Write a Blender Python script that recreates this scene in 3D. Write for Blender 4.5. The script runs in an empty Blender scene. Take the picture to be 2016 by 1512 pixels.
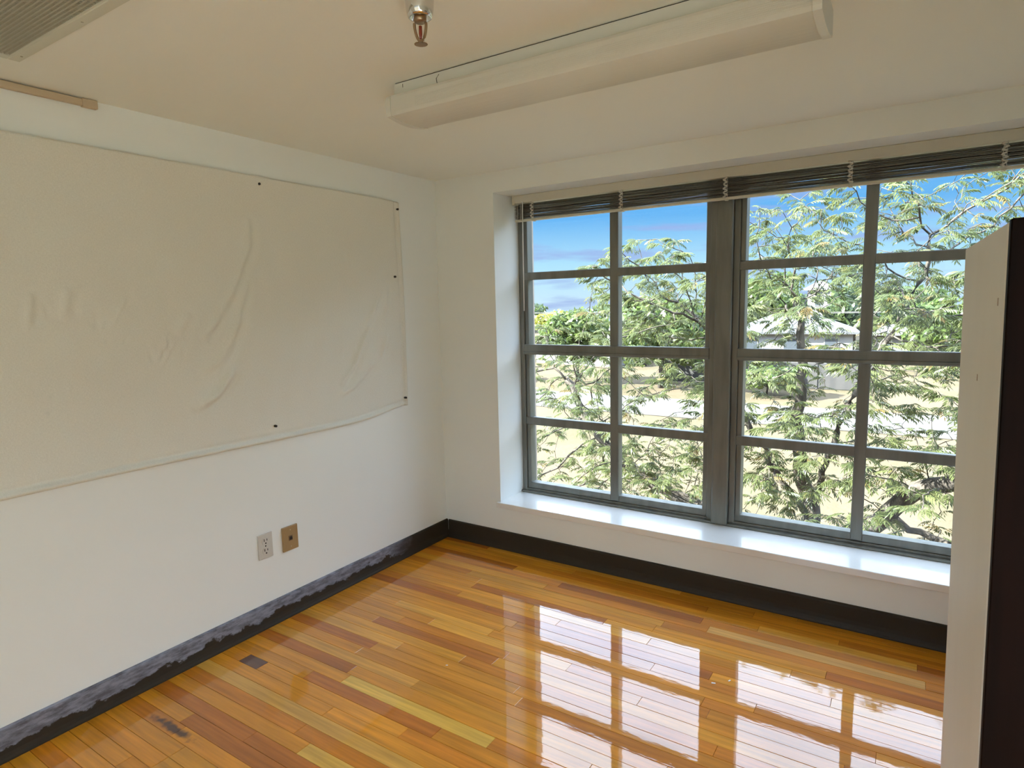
import bpy, bmesh, math, random
import numpy as np
from mathutils import Vector, Matrix

random.seed(7)
rng = np.random.default_rng(7)
S = bpy.context.scene
C = S.collection

# ------------------------------------------------------------------ camera
CX, CY, CZ, YAW, PIT, ROL, FPX = 2.740, -3.3112, 1.6184, 0.5783, -0.1266, -0.0227, 1227.7
Fv = Vector((-math.sin(YAW) * math.cos(PIT), math.cos(YAW) * math.cos(PIT), math.sin(PIT)))
R0 = Vector((math.cos(YAW), math.sin(YAW), 0)); U0 = R0.cross(Fv)
Rv = R0 * math.cos(ROL) + U0 * math.sin(ROL)
Uv = U0 * math.cos(ROL) - R0 * math.sin(ROL)
cam_d = bpy.data.cameras.new('camera'); cam = bpy.data.objects.new('camera', cam_d); C.objects.link(cam)
M4 = Matrix((Rv, Uv, -Fv)).transposed().to_4x4(); M4.translation = Vector((CX, CY, CZ)); cam.matrix_world = M4
cam_d.sensor_width = 36.0; cam_d.lens = FPX / 2016 * 36.0; cam_d.clip_start = 0.05; cam_d.clip_end = 600
S.camera = cam

# ------------------------------------------------------------------ world, sun, exposure
W = bpy.data.worlds.new('sky'); S.world = W; W.use_nodes = True
nt = W.node_tree; nt.nodes.clear()
def nn(t, kind, **kw):
    n = t.nodes.new(kind)
    for k, v in kw.items(): setattr(n, k, v)
    return n
tc = nn(nt, 'ShaderNodeTexCoord')
sep = nn(nt, 'ShaderNodeSeparateXYZ'); nt.links.new(tc.outputs['Generated'], sep.inputs[0])
ramp = nn(nt, 'ShaderNodeValToRGB'); nt.links.new(sep.outputs['Z'], ramp.inputs[0])
els = ramp.color_ramp.elements
els[0].position = 0.0; els[0].color = (0.43, 0.585, 0.695, 1)
els[1].position = 1.0; els[1].color = (0.16, 0.40, 0.75, 1)
for pos, col in ((0.06, (0.31, 0.54, 0.695, 1)), (0.13, (0.10, 0.325, 0.635, 1)), (0.19, (0.12, 0.34, 0.635, 1))):
    e = els.new(pos); e.color = col
mp = nn(nt, 'ShaderNodeMapping'); mp.inputs['Scale'].default_value = (4.0, 4.0, 34.0); mp.inputs['Location'].default_value = (3.7, 1.4, 0.2)
nt.links.new(tc.outputs['Generated'], mp.inputs[0])
nz = nn(nt, 'ShaderNodeTexNoise'); nz.inputs['Scale'].default_value = 1.5; nz.inputs['Detail'].default_value = 5
nt.links.new(mp.outputs[0], nz.inputs['Vector'])
cr = nn(nt, 'ShaderNodeMapRange'); cr.inputs['From Min'].default_value = 0.50; cr.inputs['From Max'].default_value = 0.64
nt.links.new(nz.outputs[0], cr.inputs['Value'])
cm = nn(nt, 'ShaderNodeMath', operation='MULTIPLY'); cm.inputs[1].default_value = 0.75; nt.links.new(cr.outputs[0], cm.inputs[0])
mx = nn(nt, 'ShaderNodeMix', data_type='RGBA'); mx.inputs['B'].default_value = (0.24, 0.32, 0.58, 1)
nt.links.new(cm.outputs[0], mx.inputs['Factor']); nt.links.new(ramp.outputs[0], mx.inputs['A'])
vz = nn(nt, 'ShaderNodeMapRange', interpolation_type='SMOOTHSTEP'); vz.inputs['From Min'].default_value = 0.15; vz.inputs['From Max'].default_value = 0.38  # bright cloud veil above the view, added to lift room light and floor reflection
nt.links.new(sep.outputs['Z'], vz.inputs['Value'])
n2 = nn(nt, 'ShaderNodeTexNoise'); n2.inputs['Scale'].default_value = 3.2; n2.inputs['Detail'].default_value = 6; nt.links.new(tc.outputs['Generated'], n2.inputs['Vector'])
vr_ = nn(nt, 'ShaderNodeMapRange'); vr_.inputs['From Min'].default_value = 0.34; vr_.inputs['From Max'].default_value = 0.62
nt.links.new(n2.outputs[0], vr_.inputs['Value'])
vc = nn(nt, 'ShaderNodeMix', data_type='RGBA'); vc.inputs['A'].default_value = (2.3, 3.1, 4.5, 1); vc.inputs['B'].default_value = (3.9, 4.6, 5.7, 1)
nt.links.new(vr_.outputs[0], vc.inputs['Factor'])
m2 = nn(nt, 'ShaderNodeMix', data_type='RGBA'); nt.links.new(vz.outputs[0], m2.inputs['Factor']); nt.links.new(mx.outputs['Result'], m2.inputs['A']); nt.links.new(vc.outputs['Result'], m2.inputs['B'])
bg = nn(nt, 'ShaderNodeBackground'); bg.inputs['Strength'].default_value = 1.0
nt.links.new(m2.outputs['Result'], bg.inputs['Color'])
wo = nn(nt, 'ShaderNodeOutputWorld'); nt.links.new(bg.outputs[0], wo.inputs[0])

sun_d = bpy.data.lights.new('sun', 'SUN'); sun = bpy.data.objects.new('sun', sun_d); C.objects.link(sun)
sun_d.energy = 30.0; sun_d.angle = 0.0095; sun_d.color = (0.97, 1.0, 0.96)
SUN_TO = Vector((0.70, 0.46, -0.54))
sun.rotation_euler = SUN_TO.to_track_quat('-Z', 'Y').to_euler(); sun.location = (0, -10, 20)

S.view_settings.view_transform = 'Standard'; S.view_settings.look = 'None'
S.view_settings.gamma = 1.0; S.view_settings.use_curve_mapping = False
S.view_settings.exposure = 0.62
S.cycles.max_bounces = 10; S.cycles.diffuse_bounces = 6; S.cycles.glossy_bounces = 4
S.cycles.use_adaptive_sampling = True; S.cycles.adaptive_threshold = 0.06
S.cycles.transparent_max_bounces = 24; S.cycles.caustics_reflective = False

# ------------------------------------------------------------------ materials
def mat(name, col, rough=0.6, metallic=0.0, noise=None, bump=None, spec=0.5, coat=None):
    """noise = (scale xyz, second colour, lo, hi); bump = (scale xyz, strength, distance)"""
    m = bpy.data.materials.new(name); m.use_nodes = True
    t = m.node_tree; b = t.nodes['Principled BSDF']
    b.inputs['Base Color'].default_value = (*col, 1); b.inputs['Roughness'].default_value = rough
    b.inputs['Metallic'].default_value = metallic; b.inputs['Specular IOR Level'].default_value = spec
    if coat:
        b.inputs['Coat Weight'].default_value = 1; b.inputs['Coat Roughness'].default_value = coat[0]; b.inputs['Coat IOR'].default_value = coat[1]
    if noise or bump:
        g = nn(t, 'ShaderNodeNewGeometry')
    def ns(scale, detail=4):
        mpn = nn(t, 'ShaderNodeMapping'); mpn.inputs['Scale'].default_value = scale
        t.links.new(g.outputs['Position'], mpn.inputs[0])
        z = nn(t, 'ShaderNodeTexNoise'); z.inputs['Scale'].default_value = 1; z.inputs['Detail'].default_value = detail
        t.links.new(mpn.outputs[0], z.inputs['Vector']); return z
    if noise:
        z = ns(noise[0]); mr = nn(t, 'ShaderNodeMapRange')
        mr.inputs['From Min'].default_value = noise[2]; mr.inputs['From Max'].default_value = noise[3]
        t.links.new(z.outputs[0], mr.inputs['Value'])
        mi = nn(t, 'ShaderNodeMix', data_type='RGBA'); mi.inputs['A'].default_value = (*col, 1); mi.inputs['B'].default_value = (*noise[1], 1)
        t.links.new(mr.outputs[0], mi.inputs['Factor']); t.links.new(mi.outputs['Result'], b.inputs['Base Color'])
    if bump:
        z = ns(bump[0], 3); bp = nn(t, 'ShaderNodeBump'); bp.inputs['Strength'].default_value = bump[1]; bp.inputs['Distance'].default_value = bump[2]
        t.links.new(z.outputs[0], bp.inputs['Height']); t.links.new(bp.outputs[0], b.inputs['Normal'])
    return m

M = {}
M['wall'] = mat('wall_paint', (0.84, 0.87, 0.845), 0.38, noise=((1.3, 1.3, 1.3), (0.83, 0.855, 0.82), 0.4, 0.7), bump=((90, 90, 90), 0.12, 0.002))
M['ceiling'] = mat('ceiling_paint', (0.85, 0.87, 0.815), 0.7, bump=((70, 70, 70), 0.15, 0.002))
M['trimwhite'] = mat('sill_paint', (0.84, 0.84, 0.81), 0.3, noise=((6, 6, 6), (0.78, 0.77, 0.73), 0.55, 0.8), coat=(0.12, 1.6))
M['exterior'] = mat('exterior_stone', (0.52, 0.44, 0.36), 0.8, noise=((9, 9, 9), (0.42, 0.36, 0.30), 0.4, 0.7))
M['alu'] = mat('window_aluminium', (0.22, 0.225, 0.20), 0.42, 0.45, noise=((20, 20, 3), (0.16, 0.16, 0.14), 0.4, 0.75))
M['fixwhite'] = mat('enamel_white', (0.68, 0.68, 0.62), 0.35)
M['chrome'] = mat('chrome', (0.75, 0.75, 0.74), 0.12, 1.0)
M['brass'] = mat('dark_brass', (0.38, 0.27, 0.17), 0.28, 0.9)
M['bulb'] = mat('red_glass_bulb', (0.28, 0.05, 0.03), 0.1)
M['ivory'] = mat('ivory_plastic', (0.60, 0.575, 0.51), 0.35)
M['tan'] = mat('tan_plastic', (0.36, 0.235, 0.105), 0.4)
M['raceway'] = mat('raceway_tan', (0.56, 0.45, 0.31), 0.5)
M['black'] = mat('black_hole', (0.015, 0.012, 0.01), 0.6)
M['screw'] = mat('dark_screw', (0.05, 0.045, 0.04), 0.4, 0.7)
M['vent'] = mat('vent_enamel', (0.62, 0.63, 0.54), 0.45)
M['ventslat'] = mat('vent_slat', (0.40, 0.39, 0.31), 0.5)
M['ventdark'] = mat('vent_dark', (0.07, 0.065, 0.05), 0.8)
M['slat'] = mat('blind_slat', (0.17, 0.165, 0.15), 0.45, 0.2)
M['headrail'] = mat('blind_headrail', (0.62, 0.60, 0.50), 0.4)
M['cord'] = mat('blind_cord', (0.60, 0.58, 0.52), 0.8)
M['cabside'] = mat('cream_panel', (0.70, 0.665, 0.57), 0.55, noise=((5, 5, 1.5), (0.655, 0.615, 0.52), 0.4, 0.8))
M['cabdark'] = mat('dark_stained_wood', (0.012, 0.0045, 0.003), 0.6, noise=((40, 40, 2), (0.007, 0.003, 0.002), 0.4, 0.6), spec=0.08)
M['concrete'] = mat('concrete_road', (0.1112, 0.105, 0.09735), 0.9, noise=((0.5, 0.5, 1), (0.09266, 0.08646, 0.08032), 0.4, 0.7))
M['whitewall'] = mat('white_siding', (0.2205, 0.2179, 0.2126), 0.7)
M['roofgrey'] = mat('grey_metal_roof', (0.09464, 0.09646, 0.1001), 0.5)
M['rooflight'] = mat('pale_roof', (0.216, 0.21, 0.198), 0.6)
M['winddark'] = mat('dark_pane', (0.06, 0.07, 0.08), 0.15)
M['shed'] = mat('dark_shed', (0.10, 0.10, 0.10), 0.8)
M['fence'] = mat('weathered_fence', (0.05355, 0.0504, 0.04725), 0.9, noise=((3, 3, 0.3), (0.04095, 0.03938, 0.0378), 0.4, 0.6))
M['bark'] = mat('bark', (0.08775, 0.07313, 0.0585), 0.9, noise=((14, 14, 5), (0.0351, 0.02808, 0.02164), 0.42, 0.62), bump=((30, 30, 12), 0.6, 0.02))
M['wire'] = mat('wire', (0.16, 0.15, 0.14), 0.6)
M['pole'] = mat('pole_wood', (0.28, 0.22, 0.17), 0.9)
M['chip'] = mat('paint_chip', (0.85, 0.84, 0.8), 0.6)

def mat_grass():
    m = mat('dry_lawn', (0.1023, 0.07936, 0.0496), 1.0, noise=((0.35, 0.35, 1), (0.0837, 0.06944, 0.0403), 0.45, 0.62), bump=((6, 6, 6), 0.5, 0.05), spec=0.1)
    return m
M['grass'] = mat_grass()

def mat_glass():
    m = bpy.data.materials.new('window_glass'); m.use_nodes = True; t = m.node_tree; t.nodes.clear()
    tr = nn(t, 'ShaderNodeBsdfTransparent'); tr.inputs[0].default_value = (0.985, 0.995, 0.99, 1)
    gl = nn(t, 'ShaderNodeBsdfGlossy'); gl.inputs['Roughness'].default_value = 0.0
    lw = nn(t, 'ShaderNodeLayerWeight'); lw.inputs['Blend'].default_value = 0.5
    pw = nn(t, 'ShaderNodeMath', operation='POWER'); pw.inputs[1].default_value = 5.0; t.links.new(lw.outputs['Facing'], pw.inputs[0])
    fr = nn(t, 'ShaderNodeMath', operation='MULTIPLY_ADD'); fr.inputs[1].default_value = 0.8; fr.inputs[2].default_value = 0.02; t.links.new(pw.outputs[0], fr.inputs[0])
    ms = nn(t, 'ShaderNodeMixShader'); o = nn(t, 'ShaderNodeOutputMaterial')
    t.links.new(fr.outputs[0], ms.inputs[0]); t.links.new(tr.outputs[0], ms.inputs[1]); t.links.new(gl.outputs[0], ms.inputs[2]); t.links.new(ms.outputs[0], o.inputs[0])
    return m
M['glass'] = mat_glass()

def mat_floor():
    m = bpy.data.materials.new('varnished_plank'); m.use_nodes = True; t = m.node_tree; b = t.nodes['Principled BSDF']
    oi = nn(t, 'ShaderNodeObjectInfo'); g = nn(t, 'ShaderNodeNewGeometry')
    off = nn(t, 'ShaderNodeMath', operation='MULTIPLY'); off.inputs[1].default_value = 37.0; t.links.new(oi.outputs['Random'], off.inputs[0])
    add = nn(t, 'ShaderNodeVectorMath', operation='ADD'); t.links.new(g.outputs['Position'], add.inputs[0])
    cmb = nn(t, 'ShaderNodeCombineXYZ'); t.links.new(off.outputs[0], cmb.inputs[0]); t.links.new(off.outputs[0], cmb.inputs[2]); t.links.new(cmb.outputs[0], add.inputs[1])
    def grain(scale, lo, hi, detail=5):
        mp_ = nn(t, 'ShaderNodeMapping'); mp_.inputs['Scale'].default_value = scale; t.links.new(add.outputs[0], mp_.inputs[0])
        z = nn(t, 'ShaderNodeTexNoise'); z.inputs['Scale'].default_value = 1; z.inputs['Detail'].default_value = detail; t.links.new(mp_.outputs[0], z.inputs['Vector'])
        r = nn(t, 'ShaderNodeMapRange'); r.inputs['From Min'].default_value = 0.3; r.inputs['From Max'].default_value = 0.7
        r.inputs['To Min'].default_value = lo; r.inputs['To Max'].default_value = hi; t.links.new(z.outputs[0], r.inputs['Value']); return r
    g1 = grain((3, 60, 60), 0.80, 1.14); g2 = grain((1.2, 12, 12), 0.82, 1.12, 3)
    mu = nn(t, 'ShaderNodeMath', operation='MULTIPLY'); t.links.new(g1.outputs[0], mu.inputs[0]); t.links.new(g2.outputs[0], mu.inputs[1])
    # a scorched, elongated stain along the boards near the left wall, with its own ragged outline
    sx = nn(t, 'ShaderNodeVectorMath', operation='SUBTRACT'); sx.inputs[1].default_value = (0.36, -2.163, 0); t.links.new(g.outputs['Position'], sx.inputs[0])
    ss = nn(t, 'ShaderNodeVectorMath', operation='MULTIPLY'); ss.inputs[1].default_value = (6.2, 46, 0); t.links.new(sx.outputs[0], ss.inputs[0])
    ln = nn(t, 'ShaderNodeVectorMath', operation='LENGTH'); t.links.new(ss.outputs[0], ln.inputs[0])
    zz = nn(t, 'ShaderNodeTexNoise'); zz.inputs['Scale'].default_value = 26; t.links.new(g.outputs['Position'], zz.inputs['Vector'])
    sm = nn(t, 'ShaderNodeMath', operation='MULTIPLY_ADD'); sm.inputs[1].default_value = 1.6; t.links.new(zz.outputs[0], sm.inputs[0]); t.links.new(ln.outputs['Value'], sm.inputs[2])
    sr = nn(t, 'ShaderNodeMapRange'); sr.inputs['From Min'].default_value = 1.25; sr.inputs['From Max'].default_value = 1.85; sr.inputs['To Min'].default_value = 0.9; sr.inputs['To Max'].default_value = 0.0
    t.links.new(sm.outputs[0], sr.inputs['Value'])
    vm = nn(t, 'ShaderNodeVectorMath', operation='SCALE'); t.links.new(oi.outputs['Color'], vm.inputs[0]); t.links.new(mu.outputs[0], vm.inputs['Scale'])
    mi = nn(t, 'ShaderNodeMix', data_type='RGBA'); t.links.new(sr.outputs[0], mi.inputs['Factor']); t.links.new(vm.outputs[0], mi.inputs['A']); mi.inputs['B'].default_value = (0.045, 0.025, 0.018, 1)
    t.links.new(mi.outputs['Result'], b.inputs['Base Color'])
    b.inputs['Roughness'].default_value = 0.5; b.inputs['Specular IOR Level'].default_value = 0.1
    b.inputs['Coat Weight'].default_value = 1.0; b.inputs['Coat Roughness'].default_value = 0.03; b.inputs['Coat IOR'].default_value = FLOOR_IOR
    w1 = nn(t, 'ShaderNodeMapping'); w1.inputs['Scale'].default_value = (5, 16, 5); t.links.new(add.outputs[0], w1.inputs[0])
    wz = nn(t, 'ShaderNodeTexNoise'); wz.inputs['Scale'].default_value = 1.5; wz.inputs['Detail'].default_value = 3; t.links.new(w1.outputs[0], wz.inputs['Vector'])
    bp = nn(t, 'ShaderNodeBump'); bp.inputs['Strength'].default_value = 0.35; bp.inputs['Distance'].default_value = 0.0006; t.links.new(wz.outputs[0], bp.inputs['Height'])
    t.links.new(bp.outputs[0], b.inputs['Coat Normal'])
    return m
FLOOR_IOR = 1.62
LEAF_P = 0.55
M['plank'] = mat_floor()

def mat_baseboard(name, paint):
    m = bpy.data.materials.new(name); m.use_nodes = True; t = m.node_tree; b = t.nodes['Principled BSDF']
    g = nn(t, 'ShaderNodeNewGeometry'); sp = nn(t, 'ShaderNodeSeparateXYZ'); t.links.new(g.outputs['Position'], sp.inputs[0])
    def ns(scale, det=6):
        mp_ = nn(t, 'ShaderNodeMapping'); mp_.inputs['Scale'].default_value = scale; t.links.new(g.outputs['Position'], mp_.inputs[0])
        z = nn(t, 'ShaderNodeTexNoise'); z.inputs['Scale'].default_value = 1; z.inputs['Detail'].default_value = det; z.inputs['Roughness'].default_value = 0.65; t.links.new(mp_.outputs[0], z.inputs['Vector']); return z
    a = ns((3.0, 7.0, 10.0)); c = ns((20, 16, 60))
    # old grey paint survives on the upper part, rubbed off along the ragged lower band
    q = nn(t, 'ShaderNodeMath', operation='MULTIPLY_ADD'); q.inputs[1].default_value = 0.17; t.links.new(a.outputs[0], q.inputs[0]); t.links.new(sp.outputs['Z'], q.inputs[2])
    r = nn(t, 'ShaderNodeMapRange'); r.inputs['From Min'].default_value = 0.142; r.inputs['From Max'].default_value = 0.150; t.links.new(q.outputs[0], r.inputs['Value'])
    r2 = nn(t, 'ShaderNodeMapRange'); r2.inputs['From Min'].default_value = 0.36; r2.inputs['From Max'].default_value = 0.62; t.links.new(c.outputs[0], r2.inputs['Value'])
    pc = nn(t, 'ShaderNodeMix', data_type='RGBA'); pc.inputs['A'].default_value = (0.11, 0.11, 0.13, 1); pc.inputs['B'].default_value = (0.26, 0.275, 0.335, 1); t.links.new(r2.outputs[0], pc.inputs['Factor'])
    wy = nn(t, 'ShaderNodeMapRange'); wy.inputs['From Min'].default_value = -0.22; wy.inputs['From Max'].default_value = -0.48; wy.inputs['To Max'].default_value = paint
    wq = nn(t, 'ShaderNodeMath', operation='MULTIPLY_ADD'); wq.inputs[1].default_value = 0.3; t.links.new(a.outputs[0], wq.inputs[0]); t.links.new(sp.outputs['Y'], wq.inputs[2]); t.links.new(wq.outputs[0], wy.inputs['Value'])
    fm = nn(t, 'ShaderNodeMath', operation='MULTIPLY'); t.links.new(wy.outputs[0], fm.inputs[1]); t.links.new(r.outputs[0], fm.inputs[0])
    mi = nn(t, 'ShaderNodeMix', data_type='RGBA'); mi.inputs['A'].default_value = (0.034, 0.026, 0.017, 1); t.links.new(pc.outputs['Result'], mi.inputs['B']); t.links.new(fm.outputs[0], mi.inputs['Factor'])
    t.links.new(mi.outputs['Result'], b.inputs['Base Color']); b.inputs['Roughness'].default_value = 0.55; b.inputs['Specular IOR Level'].default_value = 0.25
    return m
M['bb_worn'] = mat_baseboard('baseboard_worn', 1.0)
M['bb_dark'] = mat_baseboard('baseboard_dark', 0.02)

def mat_canvas():
    m = bpy.data.materials.new('cream_canvas'); m.use_nodes = True; t = m.node_tree; b = t.nodes['Principled BSDF']
    g = nn(t, 'ShaderNodeNewGeometry')
    mp_ = nn(t, 'ShaderNodeMapping'); mp_.inputs['Scale'].default_value = (1, 120, 420); t.links.new(g.outputs['Position'], mp_.inputs[0])
    z = nn(t, 'ShaderNodeTexNoise'); z.inputs['Scale'].default_value = 1; z.inputs['Detail'].default_value = 2; t.links.new(mp_.outputs[0], z.inputs['Vector'])
    mp2 = nn(t, 'ShaderNodeMapping'); mp2.inputs['Scale'].default_value = (1, 420, 120); t.links.new(g.outputs['Position'], mp2.inputs[0])
    z2 = nn(t, 'ShaderNodeTexNoise'); z2.inputs['Scale'].default_value = 1; z2.inputs['Detail'].default_value = 2; t.links.new(mp2.outputs[0], z2.inputs['Vector'])
    ad = nn(t, 'ShaderNodeMath', operation='ADD'); t.links.new(z.outputs[0], ad.inputs[0]); t.links.new(z2.outputs[0], ad.inputs[1])
    bp = nn(t, 'ShaderNodeBump'); bp.inputs['Strength'].default_value = 0.25; bp.inputs['Distance'].default_value = 0.002; t.links.new(ad.outputs[0], bp.inputs['Height']); t.links.new(bp.outputs[0], b.inputs['Normal'])
    r = nn(t, 'ShaderNodeMapRange'); r.inputs['From Min'].default_value = 0.7; r.inputs['From Max'].default_value = 1.3; t.links.new(ad.outputs[0], r.inputs['Value'])
    mi = nn(t, 'ShaderNodeMix', data_type='RGBA'); mi.inputs['A'].default_value = (0.71, 0.70, 0.62, 1); mi.inputs['B'].default_value = (0.80, 0.79, 0.71, 1); t.links.new(r.outputs[0], mi.inputs['Factor'])
    t.links.new(mi.outputs['Result'], b.inputs['Base Color']); b.inputs['Roughness'].default_value = 0.85; b.inputs['Specular IOR Level'].default_value = 0.2
    b.inputs['Sheen Weight'].default_value = 0.2
    return m
M['canvas'] = mat_canvas()

def mat_lens():
    m = bpy.data.materials.new('prismatic_acrylic'); m.use_nodes = True; t = m.node_tree; b = t.nodes['Principled BSDF']; o = t.nodes['Material Output']
    b.inputs['Base Color'].default_value = (0.94, 0.935, 0.89, 1); b.inputs['Roughness'].default_value = 0.25
    g = nn(t, 'ShaderNodeNewGeometry'); mp_ = nn(t, 'ShaderNodeMapping'); mp_.inputs['Scale'].default_value = (190, 190, 190); mp_.inputs['Rotation'].default_value = (0, 0, math.radians(45)); t.links.new(g.outputs['Position'], mp_.inputs[0])
    ck = nn(t, 'ShaderNodeTexVoronoi'); ck.inputs['Scale'].default_value = 1; ck.inputs['Randomness'].default_value = 0; t.links.new(mp_.outputs[0], ck.inputs['Vector'])
    bp = nn(t, 'ShaderNodeBump'); bp.inputs['Strength'].default_value = 0.3; bp.inputs['Distance'].default_value = 0.002; t.links.new(ck.outputs['Distance'], bp.inputs['Height']); t.links.new(bp.outputs[0], b.inputs['Normal'])
    tl = nn(t, 'ShaderNodeBsdfTranslucent'); tl.inputs[0].default_value = (0.97, 0.96, 0.92, 1)
    ms = nn(t, 'ShaderNodeMixShader'); ms.inputs[0].default_value = 0.55
    t.links.new(b.outputs[0], ms.inputs[1]); t.links.new(tl.outputs[0], ms.inputs[2]); t.links.new(ms.outputs[0], o.inputs[0])
    return m
M['lens'] = mat_lens()

def mat_leaf(name, a, c, third):
    """leaf colour varies leaf by leaf (point attribute 'tint')"""
    m = bpy.data.materials.new(name); m.use_nodes = True; t = m.node_tree; b = t.nodes['Principled BSDF']; o = t.nodes['Material Output']
    at = nn(t, 'ShaderNodeAttribute'); at.attribute_name = 'tint'
    rp = nn(t, 'ShaderNodeValToRGB'); rp.color_ramp.elements[0].color = (*a, 1); rp.color_ramp.elements[1].color = (*c, 1); rp.color_ramp.elements[1].position = 0.93
    e = rp.color_ramp.elements.new(1.0); e.color = (*third, 1)
    t.links.new(at.outputs['Fac'], rp.inputs[0]); t.links.new(rp.outputs[0], b.inputs['Base Color']); b.inputs['Roughness'].default_value = 0.35
    b.inputs['Specular IOR Level'].default_value = 0.6
    tl = nn(t, 'ShaderNodeBsdfTranslucent'); t.links.new(rp.outputs[0], tl.inputs[0])
    ms = nn(t, 'ShaderNodeMixShader'); ms.inputs[0].default_value = 0.555
    t.links.new(b.outputs[0], ms.inputs[1]); t.links.new(tl.outputs[0], ms.inputs[2]); t.links.new(ms.outputs[0], o.inputs[0])
    return m
M['leaf'] = mat_leaf('pinnate_leaf', (0.05525, 0.0782, 0.0255), (0.17, 0.1913, 0.07225), (0.204, 0.1445, 0.04675))
M['leaf_far'] = mat_leaf('far_foliage', (0.0546, 0.08968, 0.0234), (0.1326, 0.1794, 0.0507), (0.1716, 0.1872, 0.0624))
M['leaf_dark'] = mat_leaf('far_dark_foliage', (0.04225, 0.0676, 0.02282), (0.09295, 0.131, 0.04647), (0.1183, 0.1436, 0.05493))
M['leaf_yellow'] = mat_leaf('far_yellow_foliage', (0.169, 0.1775, 0.02535), (0.2873, 0.2788, 0.04647), (0.3042, 0.262, 0.05915))

# ------------------------------------------------------------------ mesh helpers
def add_box(bm, lo, hi, bevel=0.0, seg=1):
    r = bmesh.ops.create_cube(bm, size=1.0)
    vs = r['verts']; lo = Vector(lo); hi = Vector(hi); c = (lo + hi) / 2; s = hi - lo
    for v in vs: v.co = Vector((v.co.x * s.x, v.co.y * s.y, v.co.z * s.z)) + c
    if bevel > 0:
        es = list({e for v in vs for e in v.link_edges})
        bmesh.ops.bevel(bm, geom=es, offset=bevel, segments=seg, affect='EDGES', profile=0.5)
    return bm
def obj(name, bm_or_me, m, parent=None, smooth=False):
    if isinstance(bm_or_me, bmesh.types.BMesh):
        me = bpy.data.meshes.new(name); bm_or_me.to_mesh(me); bm_or_me.free()
    else: me = bm_or_me
    if m is not None and len(me.materials) == 0: me.materials.append(M[m] if isinstance(m, str) else m)
    if smooth:
        me.polygons.foreach_set('use_smooth', [True] * len(me.polygons))
    o = bpy.data.objects.new(name, me); C.objects.link(o)
    if parent is not None: o.parent = parent
    return o
def box(name, lo, hi, m, parent=None, bevel=0.0, seg=1):
    bm = bmesh.new(); add_box(bm, lo, hi, bevel, seg); return obj(name, bm, m, parent)
def boxes(name, lst, m, parent=None, bevel=0.0):
    bm = bmesh.new()
    for lo, hi in lst: add_box(bm, lo, hi, bevel)
    return obj(name, bm, m, parent)
def lathe(bm, prof, n=32, axis_pos=(0, 0, 0)):
    """profile of (radius, z) revolved around z"""
    rings = []
    for r, z in prof:
        if r < 1e-6: rings.append([bm.verts.new((axis_pos[0], axis_pos[1], axis_pos[2] + z))])
        else: rings.append([bm.verts.new((axis_pos[0] + r * math.cos(2 * math.pi * i / n), axis_pos[1] + r * math.sin(2 * math.pi * i / n), axis_pos[2] + z)) for i in range(n)])
    for a, b in zip(rings[:-1], rings[1:]):
        for i in range(n):
            j = (i + 1) % n
            if len(a) == 1 and len(b) == 1: continue
            if len(a) == 1: bm.faces.new((a[0], b[j], b[i]))
            elif len(b) == 1: bm.faces.new((a[i], a[j], b[0]))
            else: bm.faces.new((a[i], a[j], b[j], b[i]))
    bmesh.ops.recalc_face_normals(bm, faces=bm.faces)
    return bm
def tube(bm, pts, radii, n=8, cap=True):
    pts = [Vector(p) for p in pts]; rings = []
    up = Vector((0, 0, 1))
    for i, p in enumerate(pts):
        d = (pts[min(i + 1, len(pts) - 1)] - pts[max(i - 1, 0)])
        d = d.normalized() if d.length > 1e-9 else Vector((0, 0, 1))
        a = d.cross(up if abs(d.z) < 0.9 else Vector((1, 0, 0))).normalized(); b = d.cross(a)
        r = radii[i] if hasattr(radii, '__len__') else radii
        rings.append([bm.verts.new(p + a * (r * math.cos(2 * math.pi * k / n)) + b * (r * math.sin(2 * math.pi * k / n))) for k in range(n)])
    for A, B in zip(rings[:-1], rings[1:]):
        for k in range(n):
            bm.faces.new((A[k], A[(k + 1) % n], B[(k + 1) % n], B[k]))
    if cap:
        bm.faces.new(rings[0][::-1]); bm.faces.new(rings[-1])
    return bm
def prism(bm, prof, axis, a, b):
    """closed profile of 2-D points extruded along an axis: axis 'x' -> (y,z), axis 'y' -> (x,z)"""
    def P(q, t): return (t, q[0], q[1]) if axis == 'x' else (q[0], t, q[1])
    A = [bm.verts.new(P(q, a)) for q in prof]; B = [bm.verts.new(P(q, b)) for q in prof]
    n = len(prof)
    for i in range(n): bm.faces.new((A[i], A[(i + 1) % n], B[(i + 1) % n], B[i]))
    bm.faces.new(A[::-1]); bm.faces.new(B)
    bmesh.ops.recalc_face_normals(bm, faces=bm.faces)
    return bm
def pyd(name, verts, faces, m, parent=None, tint=None, smooth=False):
    me = bpy.data.meshes.new(name); me.from_pydata([tuple(v) for v in verts], [], [tuple(f) for f in faces]); me.update()
    if tint is not None:
        at = me.attributes.new('tint', 'FLOAT', 'POINT'); at.data.foreach_set('value', np.asarray(tint, dtype=np.float32))
    return obj(name, me, m, parent, smooth)
def empty(name, loc=(0, 0, 0), rz=0.0):
    o = bpy.data.objects.new(name, None); C.objects.link(o); o.location = loc; o.rotation_euler = (0, 0, rz); o.empty_display_size = 0.1
    return o
def tag(o, label, cat, group=None, kind=None):
    o['label'] = label; o['category'] = cat
    if group: o['group'] = group
    if kind: o['kind'] = kind
    return o
def struct(o, label, cat):
    o['kind'] = 'structure'; o['label'] = label; o['category'] = cat; return o

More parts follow.
